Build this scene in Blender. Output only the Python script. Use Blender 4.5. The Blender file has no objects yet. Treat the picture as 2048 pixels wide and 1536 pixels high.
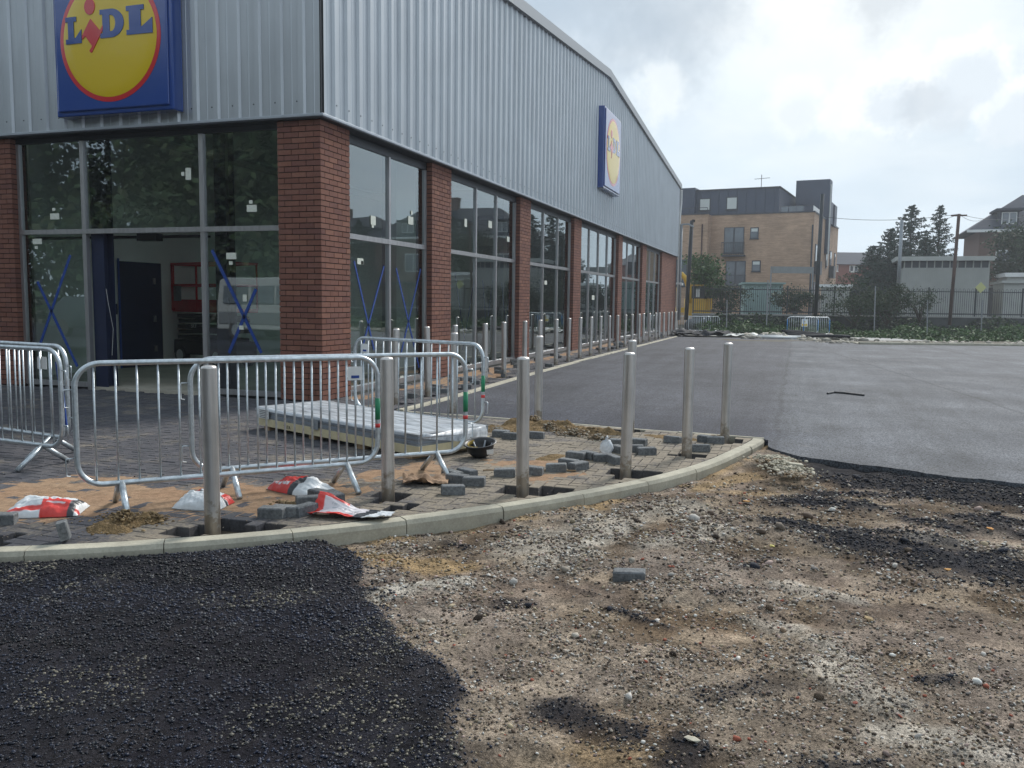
import bpy, math, random
import numpy as np
from mathutils import Vector, Matrix
random.seed(7); rng = np.random.default_rng(7)
sc = bpy.context.scene
COL = sc.collection
PI = math.pi
# ------------------------------------------------------------------ camera
CAM = np.array([6.06694, -10.1537, 1.39086]); FPX, YAW, PITCH, ROLL = 1709.84, -.319645, -.096835, .0118526
_f = np.array([math.cos(PITCH)*math.sin(YAW), math.cos(PITCH)*math.cos(YAW), math.sin(PITCH)])
_r = np.array([math.cos(YAW), -math.sin(YAW), 0.]); _u = np.cross(_r, _f)
_R = math.cos(ROLL)*_r+math.sin(ROLL)*_u; _U = -math.sin(ROLL)*_r+math.cos(ROLL)*_u
cd = bpy.data.cameras.new('camera'); cam = bpy.data.objects.new('camera', cd); COL.objects.link(cam)
cd.sensor_width = 36; cd.lens = 36*FPX/2048; cd.clip_start = .05; cd.clip_end = 2000
cam.matrix_world = Matrix(((_R[0], _U[0], -_f[0], CAM[0]), (_R[1], _U[1], -_f[1], CAM[1]), (_R[2], _U[2], -_f[2], CAM[2]), (0, 0, 0, 1)))
sc.camera = cam
sc.view_settings.view_transform = 'Standard'; sc.view_settings.look = 'None'; sc.view_settings.gamma = 1
sc.view_settings.use_curve_mapping = False; sc.view_settings.exposure = 0.58
sc.render.engine = 'CYCLES'
sc.cycles.max_bounces = 7; sc.cycles.transparent_max_bounces = 12; sc.cycles.use_denoising = True
sc.cycles.caustics_reflective = False; sc.cycles.caustics_refractive = False

# survey helpers: a sight line through a picture point, met with a plane or a distance
def ray(px, py): return _R*(px-1024)/FPX - _U*(py-768)/FPX + _f
def gp(px, py, z=0.):
    d = ray(px, py); t = (z-CAM[2])/d[2]; q = CAM+d*t; return (float(q[0]), float(q[1]), float(z))
_fh = np.array([math.sin(YAW), math.cos(YAW)])
def at(px, py, D):
    d = ray(px, py); t = D/float(d[:2]@_fh); q = CAM+d*t; return Vector([float(v) for v in q])
def W(lat, D, z=0.): return Vector((float(CAM[0]+_r[0]*lat+_fh[0]*D), float(CAM[1]+_r[1]*lat+_fh[1]*D), z))

# ------------------------------------------------------------------ world and sun
SUN_EL, SUN_AZ = math.radians(40), math.radians(14)      # azimuth from +Y towards +X
w = bpy.data.worlds.new('World'); sc.world = w; w.use_nodes = True
nt = w.node_tree; nt.nodes.clear()
def N(t, kind, **kw):
    n = t.nodes.new(kind)
    for k, v in kw.items():
        if k == 'inp':
            for a, b in v.items(): n.inputs[a].default_value = b
        else: setattr(n, k, v)
    return n
def mth(t, op, a, b=None, clamp=False):
    n = t.nodes.new('ShaderNodeMath'); n.operation = op; n.use_clamp = clamp
    for i, v in enumerate((a, b)):
        if v is None: continue
        if hasattr(v, 'is_output') or hasattr(v, 'links'): t.links.new(v, n.inputs[i])
        else: n.inputs[i].default_value = v
    return n.outputs[0]
def ramp(t, fac, stops):
    n = t.nodes.new('ShaderNodeValToRGB'); e = n.color_ramp.elements
    while len(e) > 1: e.remove(e[-1])
    e[0].position = stops[0][0]; e[0].color = (*stops[0][1], 1)
    for p_, c_ in stops[1:]:
        q = e.new(p_); q.color = (*c_, 1)
    t.links.new(fac, n.inputs[0]); return n.outputs[0]
def mix(t, fac, a, b, mode='MIX'):
    n = t.nodes.new('ShaderNodeMix'); n.data_type = 'RGBA'; n.blend_type = mode
    for i, v in ((0, fac), (6, a), (7, b)):
        if hasattr(v, 'is_output') or hasattr(v, 'links'): t.links.new(v, n.inputs[i])
        else: n.inputs[i].default_value = v if i == 0 else (*v, 1)
    return n.outputs[2]
sky = N(nt, 'ShaderNodeTexSky', sky_type='NISHITA', sun_disc=False, sun_elevation=SUN_EL, sun_rotation=SUN_AZ, air_density=1.2, dust_density=2.5)
tc = N(nt, 'ShaderNodeTexCoord'); sep = N(nt, 'ShaderNodeSeparateXYZ'); nt.links.new(tc.outputs['Generated'], sep.inputs[0])
zc = mth(nt, 'ADD', mth(nt, 'MAXIMUM', sep.outputs[2], 0.0), .22)
cmb = N(nt, 'ShaderNodeCombineXYZ')
nt.links.new(mth(nt, 'DIVIDE', sep.outputs[0], zc), cmb.inputs[0]); nt.links.new(mth(nt, 'DIVIDE', sep.outputs[1], zc), cmb.inputs[1])
def cnoise(scale, det, rough, dist, off):
    mp = N(nt, 'ShaderNodeMapping'); mp.inputs['Location'].default_value = off; nt.links.new(cmb.outputs[0], mp.inputs[0])
    n = N(nt, 'ShaderNodeTexNoise', inp={'Scale': scale, 'Detail': det, 'Roughness': rough, 'Distortion': dist})
    nt.links.new(mp.outputs[0], n.inputs['Vector']); return n.outputs['Fac']
n1 = cnoise(.55, 5, .55, .3, (1.3, .2, 0)); n2 = cnoise(2.2, 5, .58, .4, (4.0, 2.6, 0))
# single cumulus heaps and a dark shelf of cloud, each at its own bearing
NZ = {}
def blob(px, py, rad, sx=1.0):
    d = ray(px, py); d = d/np.linalg.norm(d)
    v = N(nt, 'ShaderNodeVectorMath', operation='DISTANCE'); v.inputs[1].default_value = d
    warp = N(nt, 'ShaderNodeVectorMath', operation='MULTIPLY_ADD'); 
    key = 6. if rad > .1 else (13. if rad > .048 else 22.)
    if key not in NZ:
        NZ[key] = N(nt, 'ShaderNodeTexNoise', inp={'Scale': key, 'Detail': 5.0, 'Roughness': .66}); nt.links.new(tc.outputs['Generated'], NZ[key].inputs['Vector'])
    nn = NZ[key]
    nt.links.new(nn.outputs['Color'], warp.inputs[0]); warp.inputs[1].default_value = (rad*1.7, rad*1.7, rad*1.7*sx)
    sub = N(nt, 'ShaderNodeVectorMath', operation='SUBTRACT'); nt.links.new(tc.outputs['Generated'], sub.inputs[0]); sub.inputs[1].default_value = (rad*.85, rad*.85, rad*.85*sx)
    nt.links.new(sub.outputs[0], warp.inputs[2]); nt.links.new(warp.outputs[0], v.inputs[0])
    return mth(nt, 'SUBTRACT', 1.0, mth(nt, 'DIVIDE', v.outputs['Value'], rad), clamp=True)
cloud = ramp(nt, n1, [(.30, (3.9, 5.0, 6.1)), (.44, (5.3, 6.5, 7.7)), (.56, (6.6, 7.8, 8.8)), (.72, (8.1, 8.9, 9.4))])
cloud = mix(nt, mth(nt, 'MULTIPLY', ramp(nt, n2, [(.42, (0, 0, 0)), (.70, (1, 1, 1))]), .45), cloud, (8.6, 8.9, 9.0))
# a veil of brightness round the clouded sun
gd = ray(1640, -40); gd = gd/np.linalg.norm(gd)
dt = N(nt, 'ShaderNodeVectorMath', operation='DOT_PRODUCT'); dt.inputs[1].default_value = gd; nt.links.new(tc.outputs['Generated'], dt.inputs[0])
gl = mth(nt, 'POWER', mth(nt, 'MAXIMUM', dt.outputs['Value'], 0.0), 60.0)
skyc = mix(nt, .88, sky.outputs[0], cloud)
skyc = mix(nt, mth(nt, 'MULTIPLY', gl, .6), skyc, (9.8, 9.9, 9.5))
hz = mth(nt, 'SUBTRACT', 1.0, mth(nt, 'MULTIPLY', mth(nt, 'MAXIMUM', sep.outputs[2], 0.0), 4.2), clamp=True)
skyc = mix(nt, mth(nt, 'MULTIPLY', hz, .8), skyc, (5.9, 7.1, 8.2))
for px, py, rad, c, k, e0, e1 in ((1120, -90, .23, (3.4, 4.2, 5.1), .66, .0, .9), (1340, -60, .14, (3.6, 4.3, 5.1), .55, .0, .8), (1040, 60, .13, (4.1, 5.0, 6.0), .5, .0, .9), (1750, -30, .06, (5.0, 5.5, 6.0), .6, .0, .7),
                         (1325, 185, .045, (8.6, 9.0, 9.1), .55, .1, .6), (1590, 215, .050, (8.7, 9.1, 9.2), .6, .1, .5), (1690, 215, .045, (8.8, 9.1, 9.2), .6, .1, .5), (1790, 180, .062, (9.0, 9.3, 9.4), .8, .1, .5), (1940, 138, .055, (9.0, 9.3, 9.4), .8, .1, .5), (2030, 215, .048, (9.0, 9.3, 9.4), .8, .1, .5),
                         (1775, 212, .045, (5.6, 6.4, 7.2), .62, .05, .6), (1845, 196, .034, (5.4, 6.0, 6.6), .75, .05, .6), (1940, 160, .040, (5.7, 6.5, 7.3), .62, .05, .6), (2040, 238, .042, (5.8, 6.6, 7.4), .62, .05, .6), (1900, 236, .03, (6.1, 6.7, 7.3), .7, .05, .6), (1600, 235, .03, (6.8, 7.4, 7.8), .6, .05, .6)):
    b = blob(px, py, rad)
    e = N(nt, 'ShaderNodeMapRange', interpolation_type='SMOOTHSTEP', inp={1: e0, 2: e1}); nt.links.new(b, e.inputs[0])
    skyc = mix(nt, mth(nt, 'MULTIPLY', e.outputs[0], k), skyc, c)
bg = N(nt, 'ShaderNodeBackground'); bg.inputs[1].default_value = .081; nt.links.new(skyc, bg.inputs[0])
ow = N(nt, 'ShaderNodeOutputWorld'); nt.links.new(bg.outputs[0], ow.inputs[0])
sl = bpy.data.lights.new('sun', 'SUN'); sl.energy = 2.5; sl.angle = math.radians(14); sl.color = (1, .96, .9)
so = bpy.data.objects.new('sun', sl); COL.objects.link(so)
sd = Vector((math.sin(SUN_AZ)*math.cos(SUN_EL), math.cos(SUN_AZ)*math.cos(SUN_EL), math.sin(SUN_EL)))
so.rotation_euler = sd.to_track_quat('Z', 'Y').to_euler()

# ------------------------------------------------------------------ numpy value noise
def _h(ix, iy, s):
    h = (ix.astype(np.int64)*374761393 + iy.astype(np.int64)*668265263 + s*1442695041) & 0xffffffff
    h = ((h ^ (h >> 13))*1274126177) & 0xffffffff
    return ((h ^ (h >> 16)) & 0xffff)/65535.
def vn(x, y, f, s=0):
    x = np.asarray(x, float)*f; y = np.asarray(y, float)*f; ix = np.floor(x); iy = np.floor(y); fx = x-ix; fy = y-iy
    fx = fx*fx*(3-2*fx); fy = fy*fy*(3-2*fy)
    a = _h(ix, iy, s); b = _h(ix+1, iy, s); c = _h(ix, iy+1, s); d = _h(ix+1, iy+1, s)
    return (a+(b-a)*fx)*(1-fy)+(c+(d-c)*fx)*fy
def fbm(x, y, f, o=4, s=0, g=.5):
    t = 0; a = 1; n = 0
    for i in range(o): t = t+a*vn(x, y, f*2**i, s+i*17); n += a; a *= g
    return t/n
def seg(x, y, x1, y1, x2, y2):
    dx, dy = x2-x1, y2-y1; L = dx*dx+dy*dy+1e-9; t = np.clip(((x-x1)*dx+(y-y1)*dy)/L, 0, 1)
    return np.hypot(x-x1-t*dx, y-y1-t*dy)
def sst(a, b, v): t = np.clip((v-a)/(b-a), 0, 1); return t*t*(3-2*t)

# ------------------------------------------------------------------ materials
def material(name, base, rough=.7, metal=0., var=None, bump=None, coat=0., attr=None, rnd=None, spec=.5, trans=0., extra=None, coord='Object'):
    """var=(scale, darker, lighter, stretch); bump=(scale, strength, dist); rnd=[colours picked per object]; attr=name of a colour attribute to use as base"""
    m = bpy.data.materials.new(name); m.use_nodes = True; t = m.node_tree; b = t.nodes['Principled BSDF']
    tcn = N(t, 'ShaderNodeTexCoord'); vec = tcn.outputs[coord] if coord != 'World' else N(t, 'ShaderNodeNewGeometry').outputs['Position']
    col = None
    if attr:
        a = N(t, 'ShaderNodeAttribute', attribute_name=attr); col = a.outputs['Color']
    elif rnd:
        oi = N(t, 'ShaderNodeObjectInfo'); a = N(t, 'ShaderNodeAttribute', attribute_name='v')
        f = mth(t, 'FRACT', mth(t, 'ADD', oi.outputs['Random'], a.outputs['Fac']))
        col = ramp(t, f, [(i/(len(rnd)-1), c) for i, c in enumerate(rnd)])
    else:
        r = N(t, 'ShaderNodeRGB'); r.outputs[0].default_value = (*base, 1); col = r.outputs[0]
    if var:
        for v in (var if isinstance(var, list) else [var]):
            s, lo, hi = v[:3]; mp = N(t, 'ShaderNodeMapping'); mp.inputs['Scale'].default_value = v[3] if len(v) > 3 else (1, 1, 1); t.links.new(vec, mp.inputs[0])
            nn = N(t, 'ShaderNodeTexNoise', inp={'Scale': s, 'Detail': 6., 'Roughness': .6}); t.links.new(mp.outputs[0], nn.inputs['Vector'])
            rr = ramp(t, nn.outputs['Fac'], [(.3, (lo,)*3), (.7, (hi,)*3)]); col = mix(t, 1., col, rr, 'MULTIPLY')
    if extra: col = extra(t, vec, col)
    t.links.new(col, b.inputs['Base Color'])
    b.inputs['Roughness'].default_value = rough; b.inputs['Metallic'].default_value = metal
    b.inputs['Specular IOR Level'].default_value = spec
    if coat: b.inputs['Coat Weight'].default_value = coat; b.inputs['Coat Roughness'].default_value = .06
    if trans: b.inputs['Transmission Weight'].default_value = trans
    if bump:
        last = None
        for s, k, d in (bump if isinstance(bump, list) else [bump]):
            nn = N(t, 'ShaderNodeTexNoise', inp={'Scale': s, 'Detail': 5., 'Roughness': .6}); t.links.new(vec, nn.inputs['Vector'])
            bn = N(t, 'ShaderNodeBump', inp={'Strength': k, 'Distance': d}); t.links.new(nn.outputs['Fac'], bn.inputs['Height'])
            if last: t.links.new(last, bn.inputs['Normal'])
            last = bn.outputs['Normal']
        t.links.new(last, b.inputs['Normal'])
    return m
def sand_dust(t, vec, col):
    g = N(t, 'ShaderNodeNewGeometry'); a = N(t, 'ShaderNodeAttribute', attribute_name='dust')
    n = N(t, 'ShaderNodeTexNoise', inp={'Scale': 1.7, 'Detail': 8., 'Roughness': .68}); t.links.new(g.outputs['Position'], n.inputs['Vector'])
    f = N(t, 'ShaderNodeTexNoise', inp={'Scale': 38., 'Detail': 4., 'Roughness': .6}); t.links.new(g.outputs['Position'], f.inputs['Vector'])
    s = N(t, 'ShaderNodeSeparateXYZ'); t.links.new(g.outputs['Position'], s.inputs[0])
    # trodden in sand, thicker towards the open end of the forecourt
    k = N(t, 'ShaderNodeMapRange', inp={1: 1.6, 2: 4.2, 3: -.10, 4: .16}); t.links.new(s.outputs[0], k.inputs[0])
    ff = mth(t, 'ADD', mth(t, 'ADD', n.outputs['Fac'], k.outputs[0]), mth(t, 'MULTIPLY', mth(t, 'SUBTRACT', f.outputs['Fac'], .5), .35))
    r = ramp(t, ff, [(.44, (0, 0, 0)), (.64, (1, 1, 1))])
    c = ramp(t, n.outputs['Color'] if False else f.outputs['Fac'], [(.3, (.20, .165, .12)), (.7, (.31, .26, .19))])
    nz_ = N(t, 'ShaderNodeSeparateXYZ'); t.links.new(g.outputs['Normal'], nz_.inputs[0]); up_ = N(t, 'ShaderNodeMapRange', inp={1: .3, 2: .8, 3: .12, 4: .78}); t.links.new(nz_.outputs[2], up_.inputs[0])
    return mix(t, mth(t, 'MULTIPLY', r, up_.outputs[0]), col, c)
M = {}
M['brick'] = material('red_brick', None, .85, rnd=[(.18, .076, .054), (.22, .095, .066), (.19, .086, .066), (.25, .112, .076), (.165, .072, .058), (.225, .10, .070)],
    var=[(60, .82, 1.15), (7, .9, 1.1)], bump=(140, .35, .004), coord='World', spec=.3)
M['mortar'] = material('dark_mortar', (.020, .009, .008), .95, var=(40, .7, 1.3))
M['clad'] = material('silver_cladding', (.46, .49, .52), .38, .48, var=[(.9, .92, 1.06), (6, .95, 1.05, (1, 1, .12))], bump=(3, .05, .01), coord='World')
M['cladrail'] = material('silver_flashing', (.42, .455, .50), .4, .35, var=(3, .9, 1.08), coord='World')
M['dark_alu'] = material('dark_grey_frame', (.045, .05, .06), .45, .3)
M['alu'] = material('brushed_frame', (.50, .49, .50), .38, .75, var=(20, .8, 1.1, (1, 1, .1)), bump=(50, .05, .002))
M['steel'] = material('brushed_steel', (.66, .63, .60), .40, .85, var=[(14, .72, 1.12, (1, 1, .06)), (2.4, .8, 1.1)], bump=(60, .06, .002))
def foot_dirt(t, vec, col):
    g = N(t, 'ShaderNodeNewGeometry'); s_ = N(t, 'ShaderNodeSeparateXYZ'); t.links.new(g.outputs['Position'], s_.inputs[0]); n = N(t, 'ShaderNodeTexNoise', inp={'Scale': 16., 'Detail': 6., 'Roughness': .7}); t.links.new(g.outputs['Position'], n.inputs['Vector'])
    k = N(t, 'ShaderNodeMapRange', inp={1: .0, 2: .30, 3: .26, 4: -.12}); t.links.new(s_.outputs[2], k.inputs[0])
    return mix(t, mth(t, 'MULTIPLY', ramp(t, mth(t, 'ADD', n.outputs['Fac'], k.outputs[0]), [(.56, (0,)*3), (.68, (1,)*3)]), .75), col, (.26, .21, .15))
M['steel'] = material('brushed_steel', (.66, .63, .60), .40, .82, var=[(14, .66, 1.15, (1, 1, .06)), (2.4, .8, 1.1)], bump=(60, .06, .002), extra=foot_dirt)
M['galv'] = material('galvanised_tube', (.56, .61, .64), .38, .75, var=[(30, .75, 1.15), (5, .85, 1.1)], bump=(80, .12, .002))
M['galv_dull'] = material('dull_galvanised', (.30, .32, .34), .55, .6, var=(20, .7, 1.1))
M['paver'] = material('charcoal_block', None, .88, rnd=[(.052, .052, .060), (.072, .070, .078), (.062, .062, .072), (.09, .086, .092), (.056, .058, .066)], var=[(70, .7, 1.35), (9, .82, 1.15)],
    bump=(180, .4, .003), coord='World', extra=sand_dust, spec=.3)
M['paver_loose'] = material('loose_charcoal_block', None, .88, rnd=[(.105, .112, .118), (.145, .150, .152), (.12, .127, .134)], var=[(60, .6, 1.5), (7, .8, 1.25)], bump=(120, .5, .004), coord='World', spec=.3)
M['kerb'] = material('concrete_kerb', (.45, .42, .335), .9, var=[(5, .72, 1.1), (70, .85, 1.1), (1.3, .85, 1.1)], bump=(110, .3, .003), coord='World', spec=.25)
M['conc'] = material('pale_concrete', (.30, .30, .29), .9, var=[(2, .8, 1.1), (30, .85, 1.1)], coord='World')
M['sand'] = material('orange_sand', None, .97, attr='col', var=[(14, .72, 1.16), (120, .75, 1.2)], bump=[(45, .5, .012), (220, .5, .004)], coord='World', spec=.1)
M['ground'] = material('churned_ground', None, .93, attr='col', var=[(9, .66, 1.32), (75, .34, 1.7), (240, .35, 1.8)], bump=[(60, .8, .012), (210, .9, .006)], coord='World', spec=.10)
M['stone'] = material('stone_chips', None, .82, attr='col', var=(60, .8, 1.15), coord='World', spec=.35)
M['tar'] = material('loose_tarmac', None, .42, attr='col', coord='World', spec=.28)
def asphalt_extra(t, vec, col):
    s = N(t, 'ShaderNodeSeparateXYZ'); t.links.new(vec, s.inputs[0])
    n = N(t, 'ShaderNodeTexNoise', inp={'Scale': .8, 'Detail': 5.}); t.links.new(vec, n.inputs['Vector'])
    x = mth(t, 'ADD', s.outputs[0], mth(t, 'MULTIPLY', mth(t, 'SUBTRACT', n.outputs['Fac'], .5), .22))
    k = N(t, 'ShaderNodeMapRange', inp={1: 5.72, 2: 6.06, 3: 0., 4: 1.}); t.links.new(x, k.inputs[0])
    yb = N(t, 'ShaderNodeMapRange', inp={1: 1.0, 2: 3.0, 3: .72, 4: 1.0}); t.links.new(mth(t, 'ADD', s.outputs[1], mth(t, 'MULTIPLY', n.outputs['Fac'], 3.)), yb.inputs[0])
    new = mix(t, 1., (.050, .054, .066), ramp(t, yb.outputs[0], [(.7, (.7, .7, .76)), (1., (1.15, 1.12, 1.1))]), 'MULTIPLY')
    old = ramp(t, n.outputs['Fac'], [(.3, (.064, .070, .082)), (.7, (.100, .107, .120))])
    c = mix(t, k.outputs[0], new, old)
    v = N(t, 'ShaderNodeTexVoronoi', inp={'Scale': 90.}); t.links.new(vec, v.inputs['Vector'])
    c = mix(t, 1., c, ramp(t, v.outputs['Color'], [(.2, (.45,)*3), (.8, (1.7,)*3)]), 'MULTIPLY')
    st = N(t, 'ShaderNodeTexNoise', inp={'Scale': .5, 'Detail': 9., 'Roughness': .72}); t.links.new(vec, st.inputs['Vector'])
    c = mix(t, 1., c, ramp(t, st.outputs['Fac'], [(.33, (.66,)*3), (.67, (1.28,)*3)]), 'MULTIPLY')
    # roller and tyre streaks along the lanes
    mp = N(t, 'ShaderNodeMapping'); mp.inputs['Scale'].default_value = (2.2, .16, 1); mp.inputs['Rotation'].default_value = (0, 0, .09); t.links.new(vec, mp.inputs[0])
    sk = N(t, 'ShaderNodeTexNoise', inp={'Scale': 1.3, 'Detail': 7., 'Roughness': .7}); t.links.new(mp.outputs[0], sk.inputs['Vector'])
    c = mix(t, 1., c, ramp(t, sk.outputs['Fac'], [(.32, (.78,)*3), (.68, (1.2,)*3)]), 'MULTIPLY')
    for a0, b0, wd_, dk_ in ((5.90, 0.0, .035, .74), (9.35, -.135, .03, .66), (12.6, -.10, .035, .6)):      # joints between the laid lanes
        ln = mth(t, 'ABSOLUTE', mth(t, 'SUBTRACT', mth(t, 'ADD', s.outputs[0], mth(t, 'MULTIPLY', mth(t, 'SUBTRACT', n.outputs['Fac'], .5), .22)), mth(t, 'ADD', mth(t, 'MULTIPLY', s.outputs[1], b0), a0)))
        k2 = N(t, 'ShaderNodeMapRange', inp={1: wd_*.4, 2: wd_*1.6, 3: dk_, 4: 1.}); t.links.new(ln, k2.inputs[0]); cc_ = N(t, 'ShaderNodeCombineXYZ')
        for i_ in range(3): t.links.new(k2.outputs[0], cc_.inputs[i_])
        c = mix(t, 1., c, cc_.outputs[0], 'MULTIPLY')
    d1 = N(t, 'ShaderNodeTexNoise', inp={'Scale': 3.5, 'Detail': 8., 'Roughness': .75}); t.links.new(vec, d1.inputs['Vector'])
    c = mix(t, ramp(t, d1.outputs['Fac'], [(.60, (0,)*3), (.72, (.35,)*3)]), c, (.19, .175, .15))
    return c
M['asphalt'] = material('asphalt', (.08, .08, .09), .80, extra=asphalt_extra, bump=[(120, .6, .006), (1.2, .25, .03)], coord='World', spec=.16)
M['verge'] = material('verge_earth', (.075, .065, .045), .95, var=[(1.5, .6, 1.3), (20, .7, 1.3)], coord='World')
M['white_plastic'] = material('white_sack', None, .38, attr='col', bump=[(22, .35, .01), (90, .15, .003)], spec=.5)
M['sheetblue'] = material('blue_grey_sheet', (.26, .30, .35), .45, .3, var=(9, .85, 1.1, (1, 1, 1)))
M['cream_wood'] = material('cream_foam_edge', (.62, .53, .33), .8, var=(12, .85, 1.1))
M['timber'] = material('bare_timber', (.30, .20, .11), .85, var=(20, .7, 1.2, (1, 1, 8)))
M['blue'] = material('sign_blue', (.012, .060, .28), .2, coat=.8, bump=(2.2, .05, .02))
M['yellow'] = material('sign_yellow', (.72, .50, .004), .3, coat=.6, bump=(2.5, .06, .02))
M['red'] = material('sign_red', (.62, .028, .038), .2, coat=.6)
M['redpaint'] = material('red_paint', (.55, .015, .02), .35, coat=.2, var=(6, .85, 1.1))
M['black'] = material('black_plastic', (.012, .013, .016), .45)
M['rubber'] = material('grey_rubber', (.05, .05, .055), .8)
M['vanwhite'] = material('dusty_white_paint', (.34, .36, .37), .35)
M['white'] = material('white_paint', (.72, .73, .72), .5, var=(8, .9, 1.05))
M['paper'] = material('white_label', (.74, .76, .66), .6, var=(30, .85, 1.05))
M['tape'] = material('blue_tape', (.012, .055, .27), .5, var=(30, .8, 1.2))
M['green_tape'] = material('green_tape', (.01, .22, .10), .5)
M['red_tape'] = material('red_tape', (.6, .04, .04), .5)
M['cardboard'] = material('brown_paper', (.33, .21, .13), .85, var=(15, .85, 1.1), bump=(25, .3, .01))
M['plaster'] = material('plaster_wall', (.84, .83, .77), .9, var=(1.5, .93, 1.04))
M['navy'] = material('navy_paint', (.010, .018, .055), .45, var=(3, .8, 1.2))
M['floor'] = material('screed_floor', (.44, .40, .33), .8, var=[(1.2, .7, 1.15), (14, .9, 1.08)], coord='World')
M['ceil'] = material('pale_ceiling', (.50, .50, .48), .9)
M['yb'] = material('yellow_brick', (.47, .315, .215), .9, var=[(.7, .78, 1.1), (2.2, .75, 1.12, (.5, .5, 5.5)), (9, .85, 1.12, (.5, .5, 3))], coord='World')
M['rb2'] = material('far_red_brick', (.25, .10, .075), .9, var=(20, .85, 1.1), coord='World')
M['rb3'] = material('brown_brick', (.15, .088, .068), .9, var=(20, .85, 1.1), coord='World')
M['navyclad'] = material('navy_cladding', (.040, .055, .090), .5, var=(.6, .85, 1.15), coord='World')
M['slate'] = material('slate_roof', (.052, .060, .078), .85, spec=.1, var=[(2, .85, 1.1), (25, .85, 1.15, (.3, .3, 3))], coord='World')
M['glassfar'] = material('window_glass', (.10, .12, .14), .06, spec=.9, var=(.5, .5, 1.5))
M['blind'] = material('window_blind', (.55, .58, .56), .6)
M['shed'] = material('grey_sheet', (.40, .41, .39), .6, var=(1.5, .9, 1.06), coord='World')
M['teal'] = material('teal_sheet', (.26, .37, .36), .55, var=(2, .9, 1.05))
M['fence'] = material('dark_railing', (.018, .024, .028), .5)
M['rust'] = material('rusty_pole', (.085, .045, .035), .8, var=(3, .5, 1.3))
M['bark'] = material('bark', (.055, .042, .032), .95, var=(10, .7, 1.3))
M['conifer'] = material('conifer_needles', None, .8, rnd=[(.030, .052, .040), (.045, .070, .050), (.024, .042, .036)], spec=.2)
M['leaf'] = material('bush_leaves', None, .7, rnd=[(.030, .070, .018), (.055, .11, .028), (.04, .085, .022), (.075, .12, .035)], spec=.3)
M['leafdark'] = material('dark_leaves', None, .75, rnd=[(.022, .045, .020), (.040, .070, .028), (.05, .06, .03)], spec=.3)
M['jcb'] = material('plant_yellow', (.62, .36, .02), .4, var=(4, .85, 1.05))
M['tarp'] = material('black_sheeting', (.018, .021, .028), .75, bump=(9, .4, .03), spec=.15)
M['whitesheet'] = material('pale_sheeting', (.55, .56, .53), .6, bump=(8, .3, .02))
M['skin_dark'] = material('dark_car_paint', (.02, .03, .035), .2, coat=.6)
M['ply'] = material('grey_board', (.25, .26, .26), .8, var=(2, .9, 1.1))
def film():
    m = bpy.data.materials.new('clear_film'); m.use_nodes = True; t = m.node_tree; t.nodes.remove(t.nodes['Principled BSDF'])
    g = N(t, 'ShaderNodeBsdfPrincipled', inp={'Base Color': (.74, .78, .82, 1), 'Roughness': .3}); tr = N(t, 'ShaderNodeBsdfTransparent', inp={'Color': (.93, .95, .97, 1)})
    tcn = N(t, 'ShaderNodeTexCoord'); nn = N(t, 'ShaderNodeTexNoise', inp={'Scale': 7., 'Detail': 6., 'Distortion': 1.0}); mp = N(t, 'ShaderNodeMapping'); mp.inputs['Scale'].default_value = (.35, 1.6, 1.6); t.links.new(tcn.outputs['Object'], mp.inputs[0]); t.links.new(mp.outputs[0], nn.inputs['Vector'])
    bn = N(t, 'ShaderNodeBump', inp={'Strength': .22, 'Distance': .012}); t.links.new(nn.outputs['Fac'], bn.inputs['Height']); t.links.new(bn.outputs[0], g.inputs['Normal'])
    mx = N(t, 'ShaderNodeMixShader'); t.links.new(ramp(t, nn.outputs['Fac'], [(.35, (.35,)*3), (.65, (.8,)*3)]), mx.inputs[0])
    t.links.new(tr.outputs[0], mx.inputs[1]); t.links.new(g.outputs[0], mx.inputs[2]); t.links.new(mx.outputs[0], t.nodes['Material Output'].inputs[0]); return m
M['film'] = film()
def glazing():
    m = bpy.data.materials.new('tinted_glazing'); m.use_nodes = True; t = m.node_tree; t.nodes.remove(t.nodes['Principled BSDF'])
    g = N(t, 'ShaderNodeBsdfGlossy', inp={'Color': (.90, .97, .99, 1), 'Roughness': .012}); tr = N(t, 'ShaderNodeBsdfTransparent', inp={'Color': (.80, .94, .88, 1)})
    ge = N(t, 'ShaderNodeNewGeometry'); nn = N(t, 'ShaderNodeTexNoise', inp={'Scale': .9, 'Detail': 1.}); t.links.new(ge.outputs['Position'], nn.inputs['Vector'])
    bn = N(t, 'ShaderNodeBump', inp={'Strength': .06, 'Distance': .02}); t.links.new(nn.outputs['Fac'], bn.inputs['Height']); t.links.new(bn.outputs[0], g.inputs['Normal'])
    fr = N(t, 'ShaderNodeFresnel', inp={'IOR': 2.35}); f = mth(t, 'ADD', mth(t, 'MULTIPLY', fr.outputs[0], 1.35), .0, clamp=True)
    mx = N(t, 'ShaderNodeMixShader'); t.links.new(f, mx.inputs[0]); t.links.new(tr.outputs[0], mx.inputs[1]); t.links.new(g.outputs[0], mx.inputs[2])
    t.links.new(mx.outputs[0], t.nodes['Material Output'].inputs[0]); return m
M['glass'] = glazing()

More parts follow.
